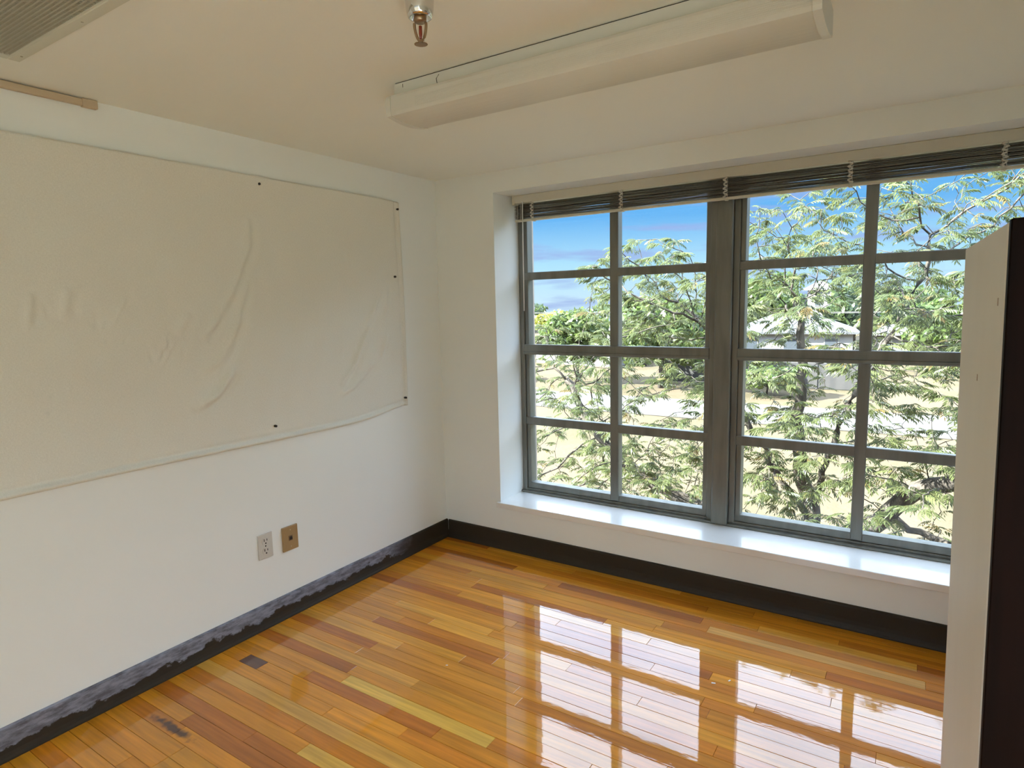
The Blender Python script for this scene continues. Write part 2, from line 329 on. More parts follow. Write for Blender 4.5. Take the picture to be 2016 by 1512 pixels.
# ------------------------------------------------------------------ room shell
H = 2.44; RW = 3.66; RB = -4.35           # ceiling height, room width, back wall
XL, XR, ZS, ZT, D = 0.468, 3.175, 0.322, 2.314, 0.287   # window opening and frame plane
T = 0.25
struct(boxes('wall_front', [((-T, 0, -0.3), (XL, 0.37, H)), ((XR, 0, -0.3), (RW + T, 0.37, H)), ((XL, 0, -0.3), (XR, 0.37, ZS - 0.04)), ((XL, 0, ZT), (XR, 0.37, H))], 'wall'),
       'cream painted wall around the deep window opening', 'wall')
struct(boxes('wall_outside', [((-T, 0.37, -3.6), (XL + 0.012, 0.46, H + 0.25)), ((XR - 0.012, 0.37, -3.6), (RW + T, 0.46, H + 0.25)), ((XL, 0.37, -3.6), (XR, 0.46, ZS - 0.03)), ((XL, 0.37, ZT - 0.01), (XR, 0.46, H + 0.25)),
       ((-T, RB - T, -3.6), (RW + T, 0.37, -0.3))], 'exterior'), 'tan stone outer face of the building outside the window', 'wall')
struct(box('wall_left', (-T, RB - T, -0.3), (0, 0, H), 'wall'), 'cream painted wall that carries the canvas and wall plates', 'wall')
struct(box('wall_right', (RW, RB - T, -0.3), (RW + T, 0, H), 'wall'), 'plain cream wall behind the tall cupboard', 'wall')
struct(box('ceiling', (-T, RB - T, H), (RW + T, 0.37, H + 0.25), 'ceiling'), 'off white painted ceiling over the room', 'ceiling')
# unseen back wall; its window row is added to let in sun for fill
BX0, BX1, BZ0, BZ1 = 1.5, 3.40, 0.80, 2.36
struct(boxes('wall_back', [((0, RB - T, -0.3), (BX0, RB, H)), ((BX1, RB - T, -0.3), (RW, RB, H)), ((BX0, RB - T, -0.3), (BX1, RB, BZ0)), ((BX0, RB - T, BZ1), (BX1, RB, H))], 'wall'),
       'cream wall with an added window opening opposite the main window', 'wall')
w2 = struct(empty('window_added', (0, RB - 0.15, 0)), 'plain wide window added in the wall behind the viewpoint', 'window')
for k in range(5):
    x = BX0 + (BX1 - BX0) * k / 4
    box('added_frame_bar', (max(BX0, x - 0.025), -0.03, BZ0), (min(BX1, x + 0.025), 0.03, BZ1), 'alu', w2, 0.004)
for z in (BZ0 + 0.025, BZ1 - 0.025): box('frame_rail', (BX0, -0.028, z - 0.025), (BX1, 0.028, z + 0.025), 'alu', w2, 0.004)
for k in range(4):
    box('pane', (BX0 + (BX1 - BX0) * k / 4 + 0.02, -0.003, BZ0 + 0.04), (BX0 + (BX1 - BX0) * (k + 1) / 4 - 0.02, 0.003, BZ1 - 0.04), 'glass', w2)

# ------------------------------------------------------------------ floor of single planks
fl = struct(box('floor', (-T, RB - T, -0.3), (RW + T, 0.0, -0.019), mat('subfloor', (0.035, 0.016, 0.007), 0.8)), 'glossy varnished orange hardwood strip floor', 'floor')
PAL = [((0.6402, 0.2475, 0.012), 6), ((0.6693, 0.27, 0.016), 5), ((0.582, 0.2025, 0.01), 4), ((0.4753, 0.1485, 0.01), 3.4), ((0.7178, 0.333, 0.036), 2.2), ((0.4074, 0.1215, 0.009), 1.6), ((0.679, 0.2925, 0.018), 2.5)]
PW = 0.0645
def plank_mesh(L):
    bm = bmesh.new(); add_box(bm, (0, -PW + 0.0009, -0.019), (L - 0.0008, -0.0003, 0.0), 0.0009, 1)
    me = bpy.data.meshes.new('plank'); bm.to_mesh(me); bm.free(); me.materials.append(M['plank']); return me
PM = {}
pr = random.Random(21)
def plank(x, row, L, col, tilt=True):
    key = round(L, 2)
    if key not in PM: PM[key] = plank_mesh(key)
    o = bpy.data.objects.new('plank', PM[key]); C.objects.link(o); o.parent = fl
    o.location = (x, -row * PW, 0)
    if tilt: o.rotation_euler = (math.radians(pr.uniform(-0.11, 0.11)), math.radians(pr.uniform(-0.05, 0.05)), 0)
    o.color = (*col, 1); return o
def pick():
    t = pr.uniform(0, sum(w for _, w in PAL))
    for c, w in PAL:
        t -= w
        if t <= 0: break
    k = pr.uniform(0.92, 1.08)
    return tuple(v * k for v in c)
SPECIAL = {24: [(0.70, 0.78, (0.78, 0.46, 0.07))], 26: [(0.16, 0.13, (0.16, 0.075, 0.045))], 30: [(0.90, 0.46, (0.74, 0.42, 0.07))], 5: [(1.94, 0.9, (0.68, 0.36, 0.09))], 28: [(0.0, 1.9, (0.69, 0.36, 0.06))]}
NR = 53
for row in range(NR):
    x = 0.0; sp = list(SPECIAL.get(row, []))
    first = True
    while x < RW - 0.02:
        if sp and abs(x - sp[0][0]) < 0.011:
            L, col = sp[0][1], sp[0][2]; sp.pop(0)
        else:
            L = pr.uniform(0.25, 1.1) if first else pr.uniform(0.6, 1.5); col = pick()
            if sp and x + L > sp[0][0] - 0.1: L = sp[0][0] - x
        first = False
        if RW - (x + L) < 0.2: L = RW - x
        L = round(L, 2); plank(x, row, L, col); x = round(x + L, 2)
bm = bmesh.new()
for row in range(NR, int(-RB / PW)):
    x = 0.0
    while x < RW - 0.02:
        L = pr.uniform(0.5, 1.5)
        if RW - (x + L) < 0.2: L = RW - x
        add_box(bm, (x, -row * PW - PW + 0.0009, -0.019), (x + L - 0.0008, -row * PW, 0)); x += L
o = obj('plank_rows', bm, 'plank', fl); o['kind'] = 'stuff'; o.color = (0.54, 0.22, 0.04, 1)

# ------------------------------------------------------------------ baseboards
BBP = [(0, 0), (0.024, 0), (0.024, 0.006), (0.019, 0.016), (0.015, 0.03), (0.0125, 0.05), (0.0125, 0.113), (0.011, 0.121), (0.006, 0.125), (0, 0.125)]
bm = bmesh.new(); prism(bm, BBP, 'y', RB, 0.0)
struct(obj('baseboard_left', bm, 'bb_worn'), 'worn dark baseboard with scuffed grey paint under the canvas wall', 'baseboard')
bm = bmesh.new(); prism(bm, [(-a, b) for a, b in BBP], 'x', 0.024, RW - 0.024)
struct(obj('baseboard_front', bm, 'bb_dark'), 'dark brown baseboard below the window sill', 'baseboard')
bm = bmesh.new(); prism(bm, [(RW - a, b) for a, b in BBP], 'y', RB, 0.0)
struct(obj('baseboard_right', bm, 'bb_dark'), 'dark baseboard along the wall behind the cupboard', 'baseboard')

# ------------------------------------------------------------------ window sill
bm = bmesh.new(); add_box(bm, (XL - 0.022, -0.022, ZS - 0.04), (XR + 0.022, -0.0003, ZS - 0.002), 0.004, 2)
add_box(bm, (XL, -0.004, ZS - 0.04), (XR, 0.37, ZS - 0.002))
struct(obj('trim_1', bm, 'trimwhite'), 'white painted window sill board with rounded front edge', 'window sill')
# paint crumbs in the corner of the sill are part of the wear of the sill itself

# ------------------------------------------------------------------ main window
w1 = struct(empty('window_1', (0, 0, 0)), 'aluminium grid window of sixteen panes with a wide centre mullion', 'window')
MX0, MX1 = 1.776, 1.868
bm = bmesh.new(); add_box(bm, (MX0, 0.255, ZS - 0.002), (MX1, 0.365, ZT), 0.010, 2); obj('mullion', bm, 'alu', w1)
box('sill_track', (XL, 0.262, ZS - 0.002), (XR, 0.285, ZS + 0.012), 'alu', w1, 0.003)
box('sill_track', (XL, 0.285, ZS - 0.002), (XR, 0.36, ZS + 0.026), 'alu', w1, 0.003)
HB = [(1.803, 0.050), (1.315, 0.068), (0.824, 0.054)]
for x0, x1, xm in ((XL, MX0, 1.1555), (MX1, XR, 2.520)):
    for s, xx in ((0, x0), (1, x1)):
        a, b = (xx, xx + 0.034) if s == 0 else (xx - 0.034, xx)
        box('jamb', (a, D - 0.004, ZS), (b, 0.37, ZT), 'alu', w1, 0.003)
        a, b = (xx + 0.034, xx + 0.062) if s == 0 else (xx - 0.062, xx - 0.034)
        box('stile', (a, D + 0.008, ZS + 0.02), (b, 0.365, ZT), 'alu', w1, 0.003)
    box('top_rail', (x0 + 0.03, D + 0.004, ZT - 0.06), (x1 - 0.03, 0.365, ZT), 'alu', w1, 0.003)
    box('bottom_rail', (x0 + 0.03, D + 0.008, ZS + 0.024), (x1 - 0.03, 0.363, ZS + 0.066), 'alu', w1, 0.004)
    vb = box('vertical_bar', (xm - 0.024, D + 0.018, ZS + 0.03), (xm + 0.024, 0.362, ZT - 0.02), 'alu', w1, 0.003)
    box('bar_cap', (xm - 0.028, D, ZS + 0.03), (xm + 0.028, D + 0.02, ZT - 0.02), 'alu', vb, 0.004)
    for z, w in HB:
        big = w > 0.06
        hb = box('horizontal_bar', (x0 + 0.05, D + 0.016, z - w / 2 + 0.006), (x1 - 0.05, 0.361, z + w / 2 - 0.006), 'alu', w1, 0.003)
        box('bar_cap', (x0 + 0.03, D - (0.012 if big else -0.002), z - w / 2), (x1 - 0.03, D + 0.018, z + w / 2), 'alu', hb, 0.004)
        if big: box('meeting_lip', (x0 + 0.03, D - 0.019, z - w / 2 + 0.004), (x1 - 0.03, D - 0.008, z - w / 2 + 0.022), 'alu', hb, 0.003)
    zs = [ZS + 0.066] + [z for z, _ in HB[::-1]] + [ZT - 0.06]
    hw = [0.006] + [w / 2 - 0.012 for _, w in HB[::-1]] + [0.006]
    for i in range(4):
        for a, b in ((x0 + 0.058, xm - 0.018), (xm + 0.018, x1 - 0.058)):
            box('pane', (a, 0.332, zs[i] + (hw[i] if i else -0.006)), (b, 0.336, zs[i + 1] - (hw[i + 1] if i < 3 else -0.006)), 'glass', w1)

# ------------------------------------------------------------------ raised venetian blind
bl = tag(empty('venetian_blind', (0, 0.2, 2.15)), 'raised grey venetian blind bunched under the top of the window', 'blind')
Z0 = 2.15; BXL, BXR = 0.508, 3.150
def rel(lo, hi): return (lo[0], lo[1] - 0.2, lo[2] - Z0), (hi[0], hi[1] - 0.2, hi[2] - Z0)
bm = bmesh.new(); add_box(bm, *rel((BXL - 0.006, 0.180, 2.262), (BXR + 0.006, 0.222, 2.3135)), 0.003); obj('headrail', bm, 'headrail', bl)
for xx in (BXL - 0.014, BXR - 0.006):
    bm = bmesh.new(); add_box(bm, *rel((xx, 0.175, 2.255), (xx + 0.020, 0.226, 2.3138)), 0.002); obj('end_bracket', bm, 'headrail', bl)
LAD = [0.642, 1.248, 1.843, 2.429, 3.014]
NS = 23
for k in range(NS):
    z = 2.254 - 0.0038 * k - 0.003; tilt = random.uniform(-0.09, 0.09); ph = random.uniform(0, 6); shift = random.uniform(-0.004, 0.004)
    vs = []; fs = []; nx = 46
    for i in range(nx + 1):
        x = BXL + (BXR - BXL) * i / nx + random.uniform(0, 0)
        sag = 0.0011 * math.sin(ph + x * 5.2 + k) + 0.0007 * math.sin(ph * 2 + x * 11)
        for j, (yy, zz) in enumerate(((-0.013, -0.0012), (0, 0.0012), (0.013, -0.0012))):
            vs.append((x, yy + shift, z + zz + yy * tilt + sag - Z0 - 0.0008)); vs.append((x, yy + shift, z + zz + yy * tilt + sag - Z0 + 0.0009))
    for i in range(nx):
        a = i * 6; b = a + 6
        fs += [(a + 1, a + 3, b + 3, b + 1), (a + 3, a + 5, b + 5, b + 3), (a, b, b + 2, a + 2), (a + 2, b + 2, b + 4, a + 4), (a, a + 1, b + 1, b), (a + 5, a + 4, b + 4, b + 5)]
    fs += [(0, 2, 3, 1), (2, 4, 5, 3)]; e = nx * 6; fs += [(e, e + 1, e + 3, e + 2), (e + 2, e + 3, e + 5, e + 4)]
    pyd('slat', vs, fs, 'slat', bl)
bm = bmesh.new(); add_box(bm, *rel((BXL - 0.002, 0.187, 2.148), (BXR + 0.002, 0.213, 2.162)), 0.003); obj('bottom_rail', bm, 'headrail', bl)
for xl in LAD:
    bm = bmesh.new()
    pts = []; n = 60
    for i in range(n):
        t = i / (n - 1)
        pts.append((xl + 0.009 * math.sin(t * 31 + xl * 7) + 0.004 * math.sin(t * 77), -0.021 - 0.003 * abs(math.sin(t * 40)), 0.108 * (1 - t) + 0.006))
    tube(bm, pts, 0.0042, 6)
    tube(bm, [(xl - 0.004, -0.015, 0.112), (xl - 0.006, -0.0165, 0.06), (xl - 0.004, -0.015, 0.01)], 0.0016, 5)
    tube(bm, [(xl + 0.009, -0.015, 0.112), (xl + 0.007, -0.0165, 0.06), (xl + 0.009, -0.015, 0.01)], 0.0016, 5)
    obj('ladder_cord', bm, 'cord', bl, True)
    bm = bmesh.new(); add_box(bm, (xl - 0.008, -0.016, -0.006), (xl + 0.010, 0.014, 0.0), 0.002); obj('cord_button', bm, 'headrail', bl)
bm = bmesh.new(); tube(bm, [(0.575, -0.024, 0.12), (0.573, -0.024, -0.10), (0.572, -0.024, -0.575)], 0.0036, 8); obj('tilt_wand', bm, mat('clear_wand', (0.75, 0.75, 0.72), 0.15), bl, True)
for k, (dx, dz) in enumerate(((0.535, 0.0), (0.560, 0.0))):
    bm = bmesh.new(); tube(bm, [(dx, -0.026, 0.11), (dx + 0.004, -0.026, 0.05), (dx, -0.026, 0.0)], 0.0015, 5); obj('lift_cord', bm, 'cord', bl)

# ------------------------------------------------------------------ canvas on the left wall
CY0, CY1, CZ0, CZ1 = -3.05, -0.362, 0.955, 2.262
FOLDS = [([(-1.422, 2.061), (-1.43, 1.931), (-1.546, 1.695), (-1.685, 1.518)], 0.008, 0.019),
         ([(-1.453, 1.761), (-1.538, 1.547), (-1.589, 1.47)], 0.008, 0.017), ([(-0.553, 1.727), (-0.634, 1.585), (-0.734, 1.484)], 0.007, 0.014),
         ([(-0.568, 1.636), (-0.704, 1.453), (-0.803, 1.291), (-0.906, 1.185)], 0.012, 0.019), ([(-0.634, 1.291), (-0.812, 1.168), (-0.91, 1.13)], 0.009, 0.016),
         ([(-0.515, 1.459), (-0.581, 1.317)], 0.007, 0.013), ([(-1.489, 1.586), (-1.58, 1.429), (-1.665, 1.324)], 0.009, 0.018),
         ([(-1.554, 1.361), (-1.646, 1.251), (-1.713, 1.196)], 0.008, 0.02), ([(-1.608, 1.599), (-1.701, 1.498)], 0.008, 0.018),
         ([(-1.495, 1.608), (-1.569, 1.491), (-1.639, 1.388), (-1.723, 1.335)], 0.009, 0.016), ([(-1.548, 1.341), (-1.653, 1.237), (-1.775, 1.175)], 0.009, 0.022),
         ([(-1.752, 1.614), (-1.822, 1.523)], 0.006, 0.022), ([(-2.22, 1.72), (-2.25, 1.60)], 0.004, 0.02), ([(-2.34, 1.70), (-2.36, 1.58)], 0.004, 0.016),
         ([(-0.50, 1.75), (-0.52, 1.60), (-0.56, 1.45)], 0.004, 0.012)]
CRUMP = [(-2.105, 1.574, 0.085, 0.0055), (-2.336, 1.583, 0.06, 0.003), (-1.875, 1.451, 0.05, 0.005), (-2.326, 1.278, 0.06, 0.004), (-0.896, 1.96, 0.075, 0.0035), (-0.811, 1.36, 0.08, 0.0035)]
ny, nz_ = 330, 164
Y, Z = np.meshgrid(np.linspace(CY0, CY1, ny), np.linspace(0, 1, nz_), indexing='ij')
zb = CZ0 + 0.045 * np.exp(-((Y - CY1) / 0.28) ** 2) + 0.006 * np.sin(Y * 2.1)
zt = CZ1 - 0.045 * np.clip(1 - (CY1 - Y) / 0.03, 0, 1) * 0.3
Zw = zb + (zt - zb) * Z
Yw = Y + np.clip((Y - (CY1 - 0.5)) / 0.5, 0, 1) * (0.012 * np.sin(Z * 3.1) - 0.006 * Z)
Xd = np.full_like(Y, 0.010)
env = np.exp(-((Z - 0.45) / 0.33) ** 2)
Xd += env * (0.006 * np.sin(Y * 3.1 + Z * 2) + 0.006)
for pts, amp, wid in FOLDS:
    amp *= 1.8
    best = np.full(Y.shape, 9.0); tt = np.zeros(Y.shape); sd = np.zeros(Y.shape)
    n = len(pts) - 1
    for k in range(n):
        a = np.array(pts[k]); b = np.array(pts[k + 1]); ab = b - a; L2 = ab @ ab
        t = np.clip(((Yw - a[0]) * ab[0] + (Zw - a[1]) * ab[1]) / L2, 0, 1)
        dy = Yw - a[0] - t * ab[0]; dz = Zw - a[1] - t * ab[1]; dd = np.hypot(dy, dz)
        u = dd < best
        best = np.where(u, dd, best); tt = np.where(u, (k + t) / n, tt); sd = np.where(u, np.sign(ab[0] * dz - ab[1] * dy) * dd, sd)
    ends = np.sin(np.clip(tt, 0, 1) * math.pi) ** 0.6 * np.exp(-np.clip(best - 3 * wid, 0, None) / wid)
    Xd += amp * ends * (np.exp(-(sd / wid) ** 2) - 0.45 * np.exp(-((sd - 1.7 * wid) / wid) ** 2))
crg = random.Random(9)
for (cy, cz, r, amp) in CRUMP:
    for q in range(11):
        y0 = crg.gauss(cy, r * 0.55); z0 = crg.gauss(cz, r * 0.6); an = crg.gauss(1.25, 0.4); ln0 = crg.uniform(0.012, 0.04); w0 = crg.uniform(0.005, 0.010)
        u = (Yw - y0) * math.cos(an) + (Zw - z0) * math.sin(an); v = -(Yw - y0) * math.sin(an) + (Zw - z0) * math.cos(an)
        Xd += crg.choice((-0.8, 1.0)) * amp * crg.uniform(0.5, 1.1) * np.exp(-(u / ln0) ** 2 - (v / w0) ** 2)
Xd += 0.0016 * env * np.sin(Yw * 41 + 2.0 * np.sin(Zw * 7))
# rolled hems along the bottom and the right edge
db = (Zw - zb); Xd = np.where(db < 0.024, 0.009 + 0.015 * np.sqrt(np.clip(1 - ((db - 0.012) / 0.012) ** 2, 0, 1)), Xd - 0.007 * np.exp(-((db - 0.032) / 0.010) ** 2))
dr = (CY1 - Y); Xd = np.where(dr < 0.026, 0.006 + 0.016 * np.sqrt(np.clip(1 - ((dr - 0.013) / 0.013) ** 2, 0, 1)), Xd - 0.009 * np.exp(-((dr - 0.034) / 0.010) ** 2))
dt = (zt - Zw); Xd = Xd + 0.014 * np.exp(-(dt / 0.07) ** 2) * np.clip(dr / 0.15, 0, 1)
Xd = np.clip(Xd, 0.004, None)
V = np.stack([Xd, Yw, Zw], -1).reshape(-1, 3); nf = len(V)
idx = np.arange(nf).reshape(ny, nz_)
F_ = np.stack([idx[:-1, :-1], idx[1:, :-1], idx[1:, 1:], idx[:-1, 1:]], -1).reshape(-1, 4)
Vb = V.copy(); Vb[:, 0] = 0.0006
rim = list(idx[:, 0]) + list(idx[-1, 1:]) + list(idx[-2::-1, -1]) + list(idx[0, -2:0:-1])
rf = [(rim[k], rim[(k + 1) % len(rim)]) for k in range(len(rim))]
ring = {v: nf + k for k, v in enumerate(rim)}
V2 = np.vstack([V, Vb[rim]])
faces = F_.tolist() + [(b, a, ring[a], ring[b]) for a, b in rf] + [[ring[v] for v in rim][::-1]]
cv = tag(empty('wall_canvas', (0, -1.7, CZ0)), 'large wrinkled cream canvas sheet fixed flat on the left wall', 'canvas')
V2 = V2 - np.array([0, -1.7, CZ0])
pyd('cloth', V2, faces, 'canvas', cv, smooth=True)
for k, (y, z) in enumerate(((-1.35, 2.227), (-0.385, 2.215), (-0.434, 1.805), (-1.353, 1.032), (-0.385, 1.045))):
    bm = bmesh.new(); lathe(bm, [(0, 0.006), (0.004, 0.0055), (0.0065, 0.003), (0.007, -0.014), (0, -0.014)], 12)
    bm.transform(Matrix.Translation((0.022, y + 1.7, z - CZ0)) @ Matrix.Rotation(math.pi / 2, 4, 'Y')); obj('tack', bm, 'screw', cv, True)

# ------------------------------------------------------------------ wall plates
def plate(root, y0, y1, z0, z1, th, m, bev):
    bm = bmesh.new(); add_box(bm, (0, y0, z0), (th, y1, z1), bev, 2); return obj('cover_plate', bm, m, root)
oc = tag(empty('power_outlet', (0, -1.452, 0.427)), 'ivory duplex power outlet on the wall above the worn baseboard', 'outlet')
plate(oc, -0.042, 0.042, -0.065, 0.065, 0.006, 'ivory', 0.0028)
for zc in (-0.026, 0.026):
    bm = bmesh.new()
    prof = []
    for k in range(24):
        a = 2 * math.pi * k / 24; prof.append((0.0205 * math.cos(a), max(-0.0165, min(0.0165, 0.0215 * math.sin(a))) + zc))
    A = [bm.verts.new((0.005, y, z)) for y, z in prof]; B = [bm.verts.new((0.0085, y, z)) for y, z in prof]
    for k in range(24): bm.faces.new((A[k], A[(k + 1) % 24], B[(k + 1) % 24], B[k]))
    bm.faces.new(B); bmesh.ops.recalc_face_normals(bm, faces=bm.faces)
    so = obj('socket', bm, 'ivory', oc)
    box('slot', (0.0078, -0.0100, zc - 0.001), (0.0090, -0.0062, zc + 0.0125), 'black', so)
    box('slot', (0.0078, 0.0062, zc + 0.0005), (0.0090, 0.0098, zc + 0.0110), 'black', so)
    bm = bmesh.new(); lathe(bm, [(0, 0), (0.0040, 0), (0.0040, 0.0012), (0, 0.0012)], 12); bm.transform(Matrix.Translation((0.0079, 0, zc - 0.0105)) @ Matrix.Rotation(math.pi / 2, 4, 'Y')); obj('ground_hole', bm, 'black', so)
bm = bmesh.new(); lathe(bm, [(0, 0.002), (0.003, 0.0015), (0.004, 0), (0, 0)], 12); bm.transform(Matrix.Translation((0.006, 0, 0)) @ Matrix.Rotation(math.pi / 2, 4, 'Y')); obj('plate_screw', bm, 'screw', oc)
jk = tag(empty('phone_jack', (0, -1.305, 0.421)), 'brown phone jack plate beside the ivory power outlet', 'jack plate')
plate(jk, -0.048, 0.048, -0.066, 0.066, 0.011, 'tan', 0.0035)
box('jack_housing', (0.010, -0.012, -0.013), (0.0135, 0.012, 0.015), mat('jack_brown', (0.20, 0.12, 0.055), 0.4), jk, 0.001)
jh = box('jack_socket', (0.0130, -0.008, -0.008), (0.0139, 0.009, 0.007), 'black', jk)
box('jack_key', (0.0130, -0.003, 0.006), (0.0140, 0.004, 0.011), 'black', jk)
for zc in (-0.045, 0.045):
    bm = bmesh.new(); lathe(bm, [(0, 0.0018), (0.003, 0.0014), (0.0042, 0), (0, 0)], 12); bm.transform(Matrix.Translation((0.0108, 0, zc)) @ Matrix.Rotation(math.pi / 2, 4, 'Y')); obj('plate_screw', bm, mat('tan_screw', (0.55, 0.42, 0.25), 0.35), jk, True)

# ------------------------------------------------------------------ cable raceway at the top of the left wall
rc = tag(empty('cable_raceway', (0, -2.05, 2.41)), 'tan cable raceway along the top of the left wall', 'raceway')
box('channel', (0, -3.0, 0.0), (0.020, -0.045, 0.026), 'raceway', rc, 0.004, 2)
box('end_cap', (0, -0.050, -0.003), (0.023, 0.005, 0.029), 'raceway', rc, 0.004, 2)

# ------------------------------------------------------------------ ceiling vent
vt = tag(empty('ceiling_vent', (0.268, -2.382, H)), 'pale metal return air grille in the ceiling near the left wall', 'vent')
VL, VWd = 1.22, 0.62
def vr(name, lo, hi, m, bev=0.0, parent=None): return box(name, lo, hi, m, parent or vt, bev)
vr('frame_rail', (0, -0.034, -0.012), (VL, 0.0, 0.0), 'vent', 0.002); vr('frame_rail', (0, -VWd, -0.012), (VL, -VWd + 0.034, 0.0), 'vent', 0.002)
vr('frame_rail', (0, -VWd + 0.034, -0.012), (0.034, -0.034, 0.0), 'vent', 0.002); vr('frame_rail', (VL - 0.034, -VWd + 0.034, -0.012), (VL, -0.034, 0.0), 'vent', 0.002)
vr('backing', (0.03, -VWd + 0.03, -0.0012), (VL - 0.03, -0.03, -0.0002), 'ventdark')
vr('inner_lip', (0.034, -0.040, -0.010), (VL - 0.034, -0.034, -0.002), 'vent')
bms = bmesh.new(); add_box(bms, (0.034, -0.0027, -0.0095), (VL - 0.034, 0.0027, -0.0045))
mes = bpy.data.meshes.new('slat'); bms.to_mesh(mes); bms.free(); mes.materials.append(M['ventslat'])
k = 0; yy = -0.051
while yy > -VWd + 0.04:
    o = bpy.data.objects.new('slat', mes); C.objects.link(o); o.parent = vt; o.location = (0, yy, 0); yy -= 0.0117
bm = bmesh.new(); xx = 0.046
while xx < VL - 0.036:
    add_box(bm, (xx - 0.0016, -VWd + 0.034, -0.0090), (xx + 0.0016, -0.036, -0.0030)); xx += 0.0085
o = obj('cross_bars', bm, 'ventslat', vt); o['kind'] = 'stuff'
for (sx, sy) in ((0.06, -0.016), (0.47, -0.016), (0.90, -0.016)):
    bm = bmesh.new(); lathe(bm, [(0, -0.002), (0.003, -0.0016), (0.004, 0), (0, 0)], 12); bm.transform(Matrix.Translation((sx, sy, -0.0118))); obj('screw', bm, 'ventslat', vt, True)

# ------------------------------------------------------------------ fluorescent wraparound fixture
fx = tag(empty('ceiling_light', (1.78, -1.43, H)), 'unlit white fluorescent wraparound light with ribbed lens on the ceiling', 'light')
HX = 0.725
bm = bmesh.new(); prism(bm, [(-0.070, -0.004), (-0.070, -0.050), (-0.066, -0.056), (0.066, -0.056), (0.070, -0.050), (0.070, -0.004)], 'x', -HX + 0.012, HX - 0.012); hs = obj('housing', bm, 'fixwhite', fx)
box('gap_shadow_strip', (-HX + 0.014, -0.066, -0.0045), (HX - 0.014, 0.066, 0.0), 'black', fx)  # black filler strip painting the dark shadow gap between housing and ceiling
for sx in (-0.50,):
    bm = bmesh.new(); tube(bm, [(sx, -0.0702, -0.012), (sx - 0.012, -0.0706, -0.024), (sx - 0.009, -0.0706, -0.040), (sx, -0.0702, -0.050)], 0.0012, 5); obj('knockout', bm, 'ventdark', hs)
box('housing_slot', (-0.672, -0.0708, -0.022), (-0.670, -0.0698, -0.010), 'ventdark', hs)
LP = [(-0.098, -0.052), (-0.1035, -0.062), (-0.105, -0.090), (-0.104, -0.112)]
for k in range(9):                       # softly rounded bottom
    t = k / 8; LP.append((-0.100 + 0.200 * t, -0.123 - 0.012 * math.sin(t * math.pi)))
LP += [(0.104, -0.112), (0.105, -0.090), (0.1035, -0.062), (0.098, -0.052)]
def lens_ring(bm, x, grow=0.0): return [bm.verts.new((x, p[0] * (1 + grow), p[1] - grow * 0.06)) for p in LP]
bm = bmesh.new(); A = lens_ring(bm, -HX + 0.02); B = lens_ring(bm, HX - 0.02)
for k in range(len(LP) - 1): bm.faces.new((A[k], A[k + 1], B[k + 1], B[k]))
bmesh.ops.recalc_face_normals(bm, faces=bm.faces); bmesh.ops.solidify(bm, geom=list(bm.faces), thickness=0.0025)
ln_ = obj('lens', bm, 'lens', fx)
for k in range(7):                        # fine ribs moulded along the lower edge of the near side
    z = -0.078 - 0.0052 * k; bm = bmesh.new(); tube(bm, [(-HX + 0.14, -0.1055, z), (HX - 0.02, -0.1055, z)], 0.0011, 5); obj('rib', bm, 'lens', ln_)
for sgn in (-1, 1):
    bm = bmesh.new(); x0 = sgn * HX; x1 = sgn * (HX - 0.022)
    A = lens_ring(bm, x0, 0.03); B = lens_ring(bm, x1, 0.03)
    for k in range(len(LP) - 1): bm.faces.new((A[k], A[k + 1], B[k + 1], B[k]))
    bm.faces.new(A); bm.faces.new(B[::-1]); bm.faces.new((A[0], B[0], B[-1], A[-1])); bmesh.ops.recalc_face_normals(bm, faces=bm.faces)
    obj('end_cap', bm, 'fixwhite', fx)
for yy in (-0.045, 0.045):
    bm = bmesh.new(); tube(bm, [(-HX + 0.06, yy, -0.078), (HX - 0.06, yy, -0.078)], 0.0127, 12); obj('tube', bm, 'fixwhite', fx, True)

# ------------------------------------------------------------------ fire sprinkler
sk = tag(empty('fire_sprinkler', (1.633, -2.006, H)), 'chrome fire sprinkler head hanging from the ceiling', 'sprinkler')
bm = bmesh.new(); lathe(bm, [(0.056, 0), (0.056, -0.003), (0.046, -0.007), (0.0395, -0.02), (0.037, -0.05), (0.0355, -0.070), (0.0325, -0.084), (0.030, -0.090), (0.024, -0.091), (0.021, -0.082), (0.0, -0.082)], 40); obj('escutcheon', bm, 'chrome', sk, True)
bm = bmesh.new(); lathe(bm, [(0.0, -0.080), (0.0165, -0.080), (0.0165, -0.098), (0.013, -0.102), (0, -0.102)], 24); obj('body', bm, 'brass', sk, True)
SKZ = -0.0585
for sgn in (-1, 1):
    bm = bmesh.new(); pts = [(sgn * 0.012 * 0.837, sgn * 0.012 * 0.547, -0.040)]
    for k in range(9):
        t = k / 8; r = 0.0150 * math.cos(t * math.pi * 0.5) ** 0.55; pts.append((sgn * r * 0.837, sgn * r * 0.547, -0.046 - 0.044 * t))
    tube(bm, pts, 0.0036, 8); obj('frame_arm', bm, 'brass', sk, True).location.z = SKZ
bm = bmesh.new(); lathe(bm, [(0, -0.050), (0.0042, -0.052), (0.0046, -0.070), (0.0030, -0.082), (0, -0.084)], 16); obj('bulb', bm, 'bulb', sk, True).location.z = SKZ
bm = bmesh.new(); lathe(bm, [(0, -0.084), (0.006, -0.086), (0.0065, -0.094), (0, -0.094)], 16); obj('boss', bm, 'brass', sk, True).location.z = SKZ
bm = bmesh.new(); nt_ = 24; ctr0 = bm.verts.new((0, 0, -0.0945)); ctr1 = bm.verts.new((0, 0, -0.0965)); t0 = []; t1 = []
